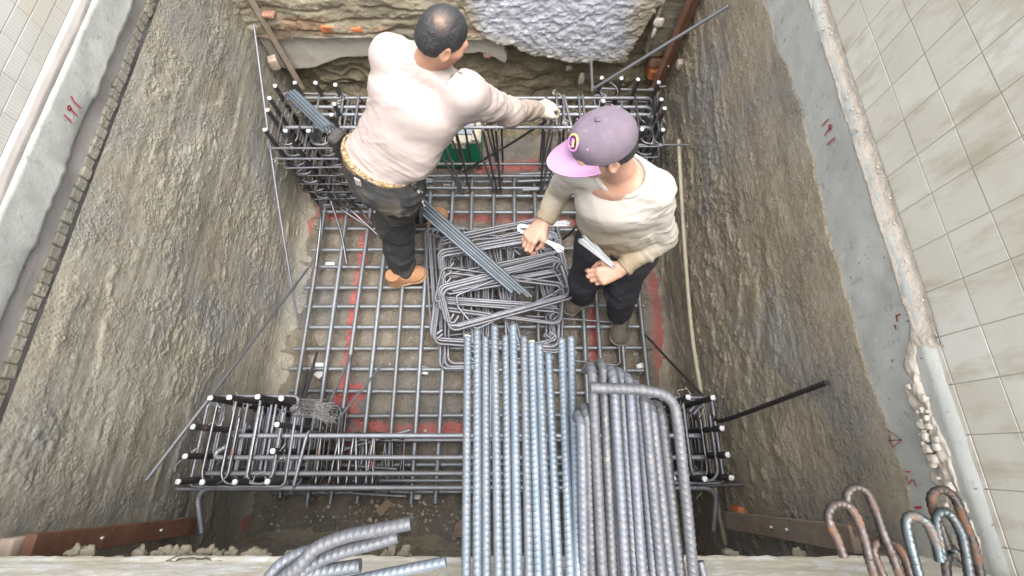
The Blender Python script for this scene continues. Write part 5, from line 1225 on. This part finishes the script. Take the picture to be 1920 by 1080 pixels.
class Collar:
    def __init__(s, f): s.f = f
    def __call__(s, X): s_, s.f.sub = s.f.sub, []; d = s.f(X); s.f.sub = s_; return np.maximum(np.maximum(d - .0035, -d - .006), np.abs(s.f._ell(X, NC, NR, Nrad) - .006) - .0085)
    def bounds(s): return NC - .15, NC + .15
solid('collar', Collar(f), .004, MT['shirt2'], p2, None, {'soil': lambda V: V[:, 0] * 0})
# trousers and shoes
hR2, hL2 = pel2 + RV * .080 + (0, 0, -.08), pel2 - RV * .080 + (0, 0, -.08)
kR2, aR2 = np.array([.372, .848, .50]), np.array([.400, .872, .19]); kL2, aL2 = np.array([.548, .775, .50]), np.array([.612, .760, .185])
f = Field(.04); f.cap(pel2 + (0, 0, .03), pel2 + (0, 0, -.07), .152, .165, right=RV, asp=.68, asp2=.72); f.chain([hR2, kR2, aR2], [.097, .079, .068]).chain([hL2, kL2, aL2], [.097, .077, .066]); f.plane(pel2 + (0, 0, .05), (0, 0, 1)); f.plane((0, 0, .165), (0, 0, -1))
solid('trousers', f, .0072, MT['pants2'], p2, lambda V: d2(V + 3.3) * .9, {'soil': lambda V: np.clip(1.2 * sst(.42, .60, fbm(V * 16, 3, 61)) * np.exp(-(np.linalg.norm(V - (kL2 + (.0, -.06, .06)), axis=1) / .10) ** 2), 0, .8)})
shoe(p2, P(1108, 556, .098), P(1056, 582, .098), MT['sneaker'], MT['sole_grey'], hi=.05); shoe(p2, P(1163, 588, .098), P(1159, 648, .098), MT['sneaker'], MT['sole_grey'], hi=.05)
# cap: six-panel crown, brim, button, eyelets, emblem
capO = bpy.data.objects.new('cap', None); 
cc = g2(0, -.004, .030); ur = np.array([.092, .110, .098]) * .90
nt_, npz = 26, 72; th = np.linspace(.02, math.pi / 2 + .16, nt_); ph = np.linspace(0, 2 * math.pi, npz, endpoint=False); T_, Ph = np.meshgrid(th, ph, indexing='ij')
seam = np.exp(-((((Ph * 6 / (2 * math.pi)) % 1) - .5) / .045) ** 2) * sst(.05, .3, T_)
rr = 1 - .012 * seam + .010 * fbm(np.stack([np.sin(T_) * np.cos(Ph), np.sin(T_) * np.sin(Ph), np.cos(T_)], -1) * 2.4, 3, 71); st_ = np.sin(T_) ** .86
loc = np.stack([st_ * np.sin(Ph) * ur[0] * rr, st_ * np.cos(Ph) * ur[1] * rr, np.cos(T_) * ur[2] * rr], -1)
loc[..., 2] += .012 * sst(.2, 1.0, loc[..., 1] / ur[1])          # front panels stand higher
Vc = cc + loc.reshape(-1, 3) @ H2; i = np.arange(nt_ * npz).reshape(nt_, npz); j = np.roll(i, -1, 1); Fq = np.stack([i[:-1], i[1:], j[1:], j[:-1]], -1).reshape(-1, 4)
top_i = len(Vc); Vc = np.vstack([Vc, cc + np.array([0, 0, ur[2]]) @ H2]); Fl = [tuple(q) for q in Fq] + [(top_i, int(i[0][k]), int(j[0][k])) for k in range(npz)]
cap_o = wobj('cap', Vc, Fl, MT['cap_dome'], p2); cp = wloc(cap_o)
V, Fc = lumpv(cc + np.array([0, 0, ur[2] + .002]) @ H2, (.017, .017, .009), 6); wobj('button', V, Fc, MT['cap_dome'], cap_o)
nb_, na = 14, 40; al = np.linspace(-1.18, 1.18, na); V = []
for lay in (0, 1):
    for b in np.linspace(0, 1, nb_):
        for a in al:
            ext = .080 * (math.cos(a / 1.18 * math.pi / 2) ** .55) if b > 0 else 0
            x0, y0 = math.sin(a) * ur[0] * 1.0, math.cos(a) * ur[1] * 1.0
            V.append((x0 * (1 + .10 * b * abs(math.sin(a))), y0 + ext * b, -.004 - .030 * (x0 / ur[0]) ** 2 * b - .006 * b - .0035 * lay))
V = cc + np.array(V) @ H2; i = np.arange(nb_ * na).reshape(nb_, na); k0 = nb_ * na
Fl = [tuple(q) for q in grid_faces(nb_, na)] + [tuple(k0 + x for x in q[::-1]) for q in grid_faces(nb_, na)]
for a in range(na - 1): Fl.append((int(i[-1][a]), int(i[-1][a + 1]), int(k0 + i[-1][a + 1]), int(k0 + i[-1][a])))
wobj('brim', V, Fl, MT['brim'], cap_o)
def on_dome(az, el, off=.002):
    t = math.pi / 2 - el; s_ = math.sin(t) ** .86; l = np.array([s_ * math.sin(az) * ur[0], s_ * math.cos(az) * ur[1], math.cos(t) * ur[2]]); l = l * 1.012; l[2] += .012 * float(sst(.2, 1.0, l[1] / ur[1])); n_ = unit(l / ur ** 2)
    return cc + (l + n_ * off) @ H2
def dome_stroke(name, pts, r, mat): 
    V, FT = sweep(smooth_path([on_dome(a, e) for a, e in pts], 6), r, seg=6, amp=0, step=.004); link(name, mesh_mixed(name, V - wloc(cap_o), FT), mat, cap_o)
ea, ee, wa, we = -.22, .56, .27, .29
patch = [on_dome(ea, ee, .0015)] + [on_dome(ea + wa * math.cos(t), ee + we * math.sin(t), .0012) for t in np.linspace(0, 2 * math.pi, 28, endpoint=False)]
wobj('emblem_patch', np.array(patch), [(0, 1 + k, 1 + (k + 1) % 28) for k in range(28)], MT['emblem'], cap_o)
ringp = lambda t0, t1: [(ea + wa * math.cos(t), ee + we * math.sin(t)) for t in np.linspace(t0, t1, 14)]
dome_stroke('emblem_ring', ringp(.3, 2.6), .0030, MT['yellow']); dome_stroke('emblem_ring', ringp(2.6, 6.58), .0030, MT['lilac'])
dome_stroke('emblem_stroke', [(ea - .10, ee - .12), (ea - .01, ee + .10)], .0034, MT['yellow']); dome_stroke('emblem_stroke', [(ea + .0, ee + .14), (ea + .10, ee + .06), (ea + .08, ee - .06), (ea - .01, ee - .05)], .0028, MT['violet'])
dome_stroke('emblem_stroke', [(ea - .02, ee - .12), (ea + .02, ee - .22)], .0030, MT['lilac'])
for az in (-.9, .9, 2.2): dome_stroke('eyelet', [(az + .03 * math.cos(t), .62 + .035 * math.sin(t)) for t in np.linspace(0, 6.2, 9)], .0011, MT['lilac'])

# ------------------------------------------------------------------ wire bundles in his hands
def strands(name, label, mat, paths, r):
    parts = []
    for q in paths:
        V, FT = sweep(smooth_path(q, 6), r, seg=5, amp=0, step=.008); parts.append((V, [tuple(x) for x in FT[0]] + FT[1]))
    V, Fc = join(parts); return tag(wobj(name, V, Fc, mat), label, 'wire bundle')
MT['white_wire'] = plain('galvanised_wire', (.62, .64, .66), (.72, .73, .75), 40, .35, metal=.35); MT['grey_wire'] = plain('grey_wire', (.40, .43, .44), (.52, .54, .55), 40, .35, metal=.45)
pths = []
for k in range(26):
    a, b = rng.uniform(-1, 1), rng.uniform(-1, 1); z = 1.0 + .008 * rng.uniform(-1, 1)
    pths.append([P(1066 + 4 * b, 418 + 6 * a, z + .01), P(1030, 421 + 3 * a, z), P(1000, 425 + 2 * a, z - .01), P(975, 424 + 3 * a, z - .01), P(972 + 1.5 * b, 430 + 2 * a, z - .012), P(985, 437 + 3 * a, z - .012), P(1008, 445 + 3 * a, z - .008), P(1032, 456 + 4 * a, z), P(1053 + 5 * b - 2 * a, 467 + 7 * a, z + .005)])
strands('wire_bundle', 'folded bundle of white wires held in the right hand of the man in the cap', MT['white_wire'], pths, .0016)
pths = []
for k in range(30):
    a, b = rng.uniform(-1, 1), rng.uniform(-1, 1); z = 1.012 + .008 * rng.uniform(-1, 1)
    pths.append([P(1092 + 8 * a + 3 * b, 446 - 9 * a + 3 * b, z + .05), P(1122 + 5 * a, 474 - 5 * a, z + .025), P(1152 + 2 * a, 501 - 3 * a, z)])
strands('wire_bundle', 'fan of grey wires held in the left hand of the man in the cap', MT['grey_wire'], pths, .0013)
# ------------------------------------------------------------------ green tackle box behind the back beam
bx_ = thing('tackle_box', 'green box with cream lid frame standing behind the back beam', 'tackle box', (-.40, 1.96, 0))
MT['green'] = plain('green_plastic', (.010, .23, .11), (.016, .28, .135), 14, .4, 90, .1, .001); MT['ivory'] = plain('ivory_plastic', (.56, .51, .40), (.63, .58, .47), 20, .5); MT['lid'] = plain('clear_blue_lid', (.30, .36, .42), (.38, .43, .48), 10, .25); MT['logo'] = plain('white_print', (.42, .55, .46), (.50, .62, .54), 30, .6)
xa, xb = PY(798, 318, 1.86)[0], PY(905, 318, 1.86)[0]; ya, yb_ = 1.86, 2.08; zt = .27
V, Fc = box_vf((xa, ya, .012), (xb, yb_, zt), .010); wobj('shell', V, Fc, MT['green'], bx_, False)
V, Fc = box_vf((xa - .006, ya - .006, zt + .002), (xb + .006, yb_ + .004, zt + .028), .006); wobj('lid_frame', V, Fc, MT['ivory'], bx_, False)
V, Fc = box_vf((xa + .02, ya + .04, zt + .030), (xb - .02, yb_ - .02, zt + .046), .005); wobj('lid_window', V, Fc, MT['lid'], bx_, False)
for k in (0, 1):
    x0 = xa + .06 + k * .155
    V, Fc = box_vf((x0, ya - .016, zt - .035), (x0 + .09, ya - .0075, zt + .026), .003); l = wobj('latch', V, Fc, MT['ivory'], bx_, False)
    V, Fc = box_vf((x0 + .012, ya - .021, zt - .026), (x0 + .078, ya - .0165, zt - .008), .002); wobj('latch_tab', V, Fc, MT['ivory'], l, False)
V, Fc = box_vf((xb - .05, ya - .012, zt + .03), (xb - .004, yb_ - .03, zt + .052), .004); wobj('side_rail', V, Fc, MT['ivory'], bx_, False)
Ez = z1(4.0, 780, 160); plg = lambda u, v: PY(u, v, ya - .0015)
def strokes_y(lines, w):
    V, Fc = [], []
    for ln in lines:
        pts = [plg(u, v) for u, v in ln]
        for a, b in zip(pts[:-1], pts[1:]):
            d = unit(b - a); n = np.cross(d, [0, 1, 0]); i = len(V); V += [a - n * w, a + n * w, b + n * w, b - n * w]; Fc.append((i, i + 1, i + 2, i + 3))
    return wobj('logo_print', V, Fc, MT['logo'], bx_, False)
strokes_y([Ez([(95, 548), (172, 548)]), Ez([(150, 592), (205, 592), (233, 572), (196, 553)]), Ez([(232, 592), (256, 590), (286, 572), (262, 556)]), Ez([(212, 556), (240, 574)]), Ez([(250, 556), (285, 590)])], .0055)

# ------------------------------------------------------------------ litter on the floor
parts = []
for k in range(340):
    u, v = (rng.uniform(480, 865), rng.uniform(945, 1028)) if k < 250 else (rng.uniform(560, 1240), rng.uniform(420, 930))
    if k < 120: u = rng.gauss(730, 60); v = rng.gauss(965, 22)
    q = P(u, v, .004); s = abs(rng.gauss(.0025, .003)) + .0022
    n = 5; th = np.linspace(0, math.pi, n); ph = np.linspace(0, 2 * math.pi, 7, endpoint=False); T_, Ph = np.meshgrid(th, ph, indexing='ij')
    D = np.stack([np.sin(T_) * np.cos(Ph), np.sin(T_) * np.sin(Ph), np.cos(T_) * .6], -1); D = D * (1 + .35 * nrng.normal(0, .5, D.shape[:2] + (1,)))
    i = np.arange(n * 7).reshape(n, 7); j = np.roll(i, -1, 1)
    parts.append((D.reshape(-1, 3) * s + q, [tuple(f) for f in np.stack([i[:-1], i[1:], j[1:], j[:-1]], -1).reshape(-1, 4)]))
V, Fc = join(parts); o = wobj('gravel', V, Fc, plain('pale_gravel', (.34, .30, .24), (.47, .43, .36), 50, .9), None, False); tag(o, 'pale gravel and mortar crumbs scattered on the pit floor', 'gravel', kind='stuff')
def chip(name, pts, z, th, mat, label, cat):
    q = [P(u, v, z) for u, v in pts]; n = len(q); V = [p for p in q] + [p + np.array([0, 0, th]) for p in q]
    Fc = [tuple(range(n))[::-1], tuple(range(n, 2 * n))] + [(k, (k + 1) % n, n + (k + 1) % n, n + k) for k in range(n)]
    return tag(wobj(name, V, Fc, mat, None, False), label, cat)
MT['cardboard'] = plain('brown_card', (.30, .225, .15), (.35, .27, .185), 20, .9)
chip('card_scrap', [(704, 958), (726, 934), (738, 943), (716, 968)], .022, .006, MT['cardboard'], 'brown square scrap lying on the floor in front of the front beam', 'scrap')
for k, (u, v, s) in enumerate([(694, 975, .022), (705, 977, .018), (698, 940, .020), (707, 949, .022), (616, 949, .022), (797, 946, .012)]):
    o = lump('stone', P(u, v, .012), (s * 1.3, s, s * .8), MT['mortar'], None, 400 + k, 7, .3, k)
    tag(o, ['pale oval stone below the card scrap, left of two', 'pale oval stone below the card scrap, right of two', 'pale stone left of the card scrap, upper', 'pale stone touching the left of the card scrap', 'pale stone by the foot of the front left cage', 'small pale stone right of the card scrap'][k], 'stone')
chip('tile_scrap', [(852, 985), (868, 970), (868, 1008), (850, 1006)], .012, .012, MT['wood_grey'], 'broken brown slab half hidden by the leftmost straight bar', 'slab')
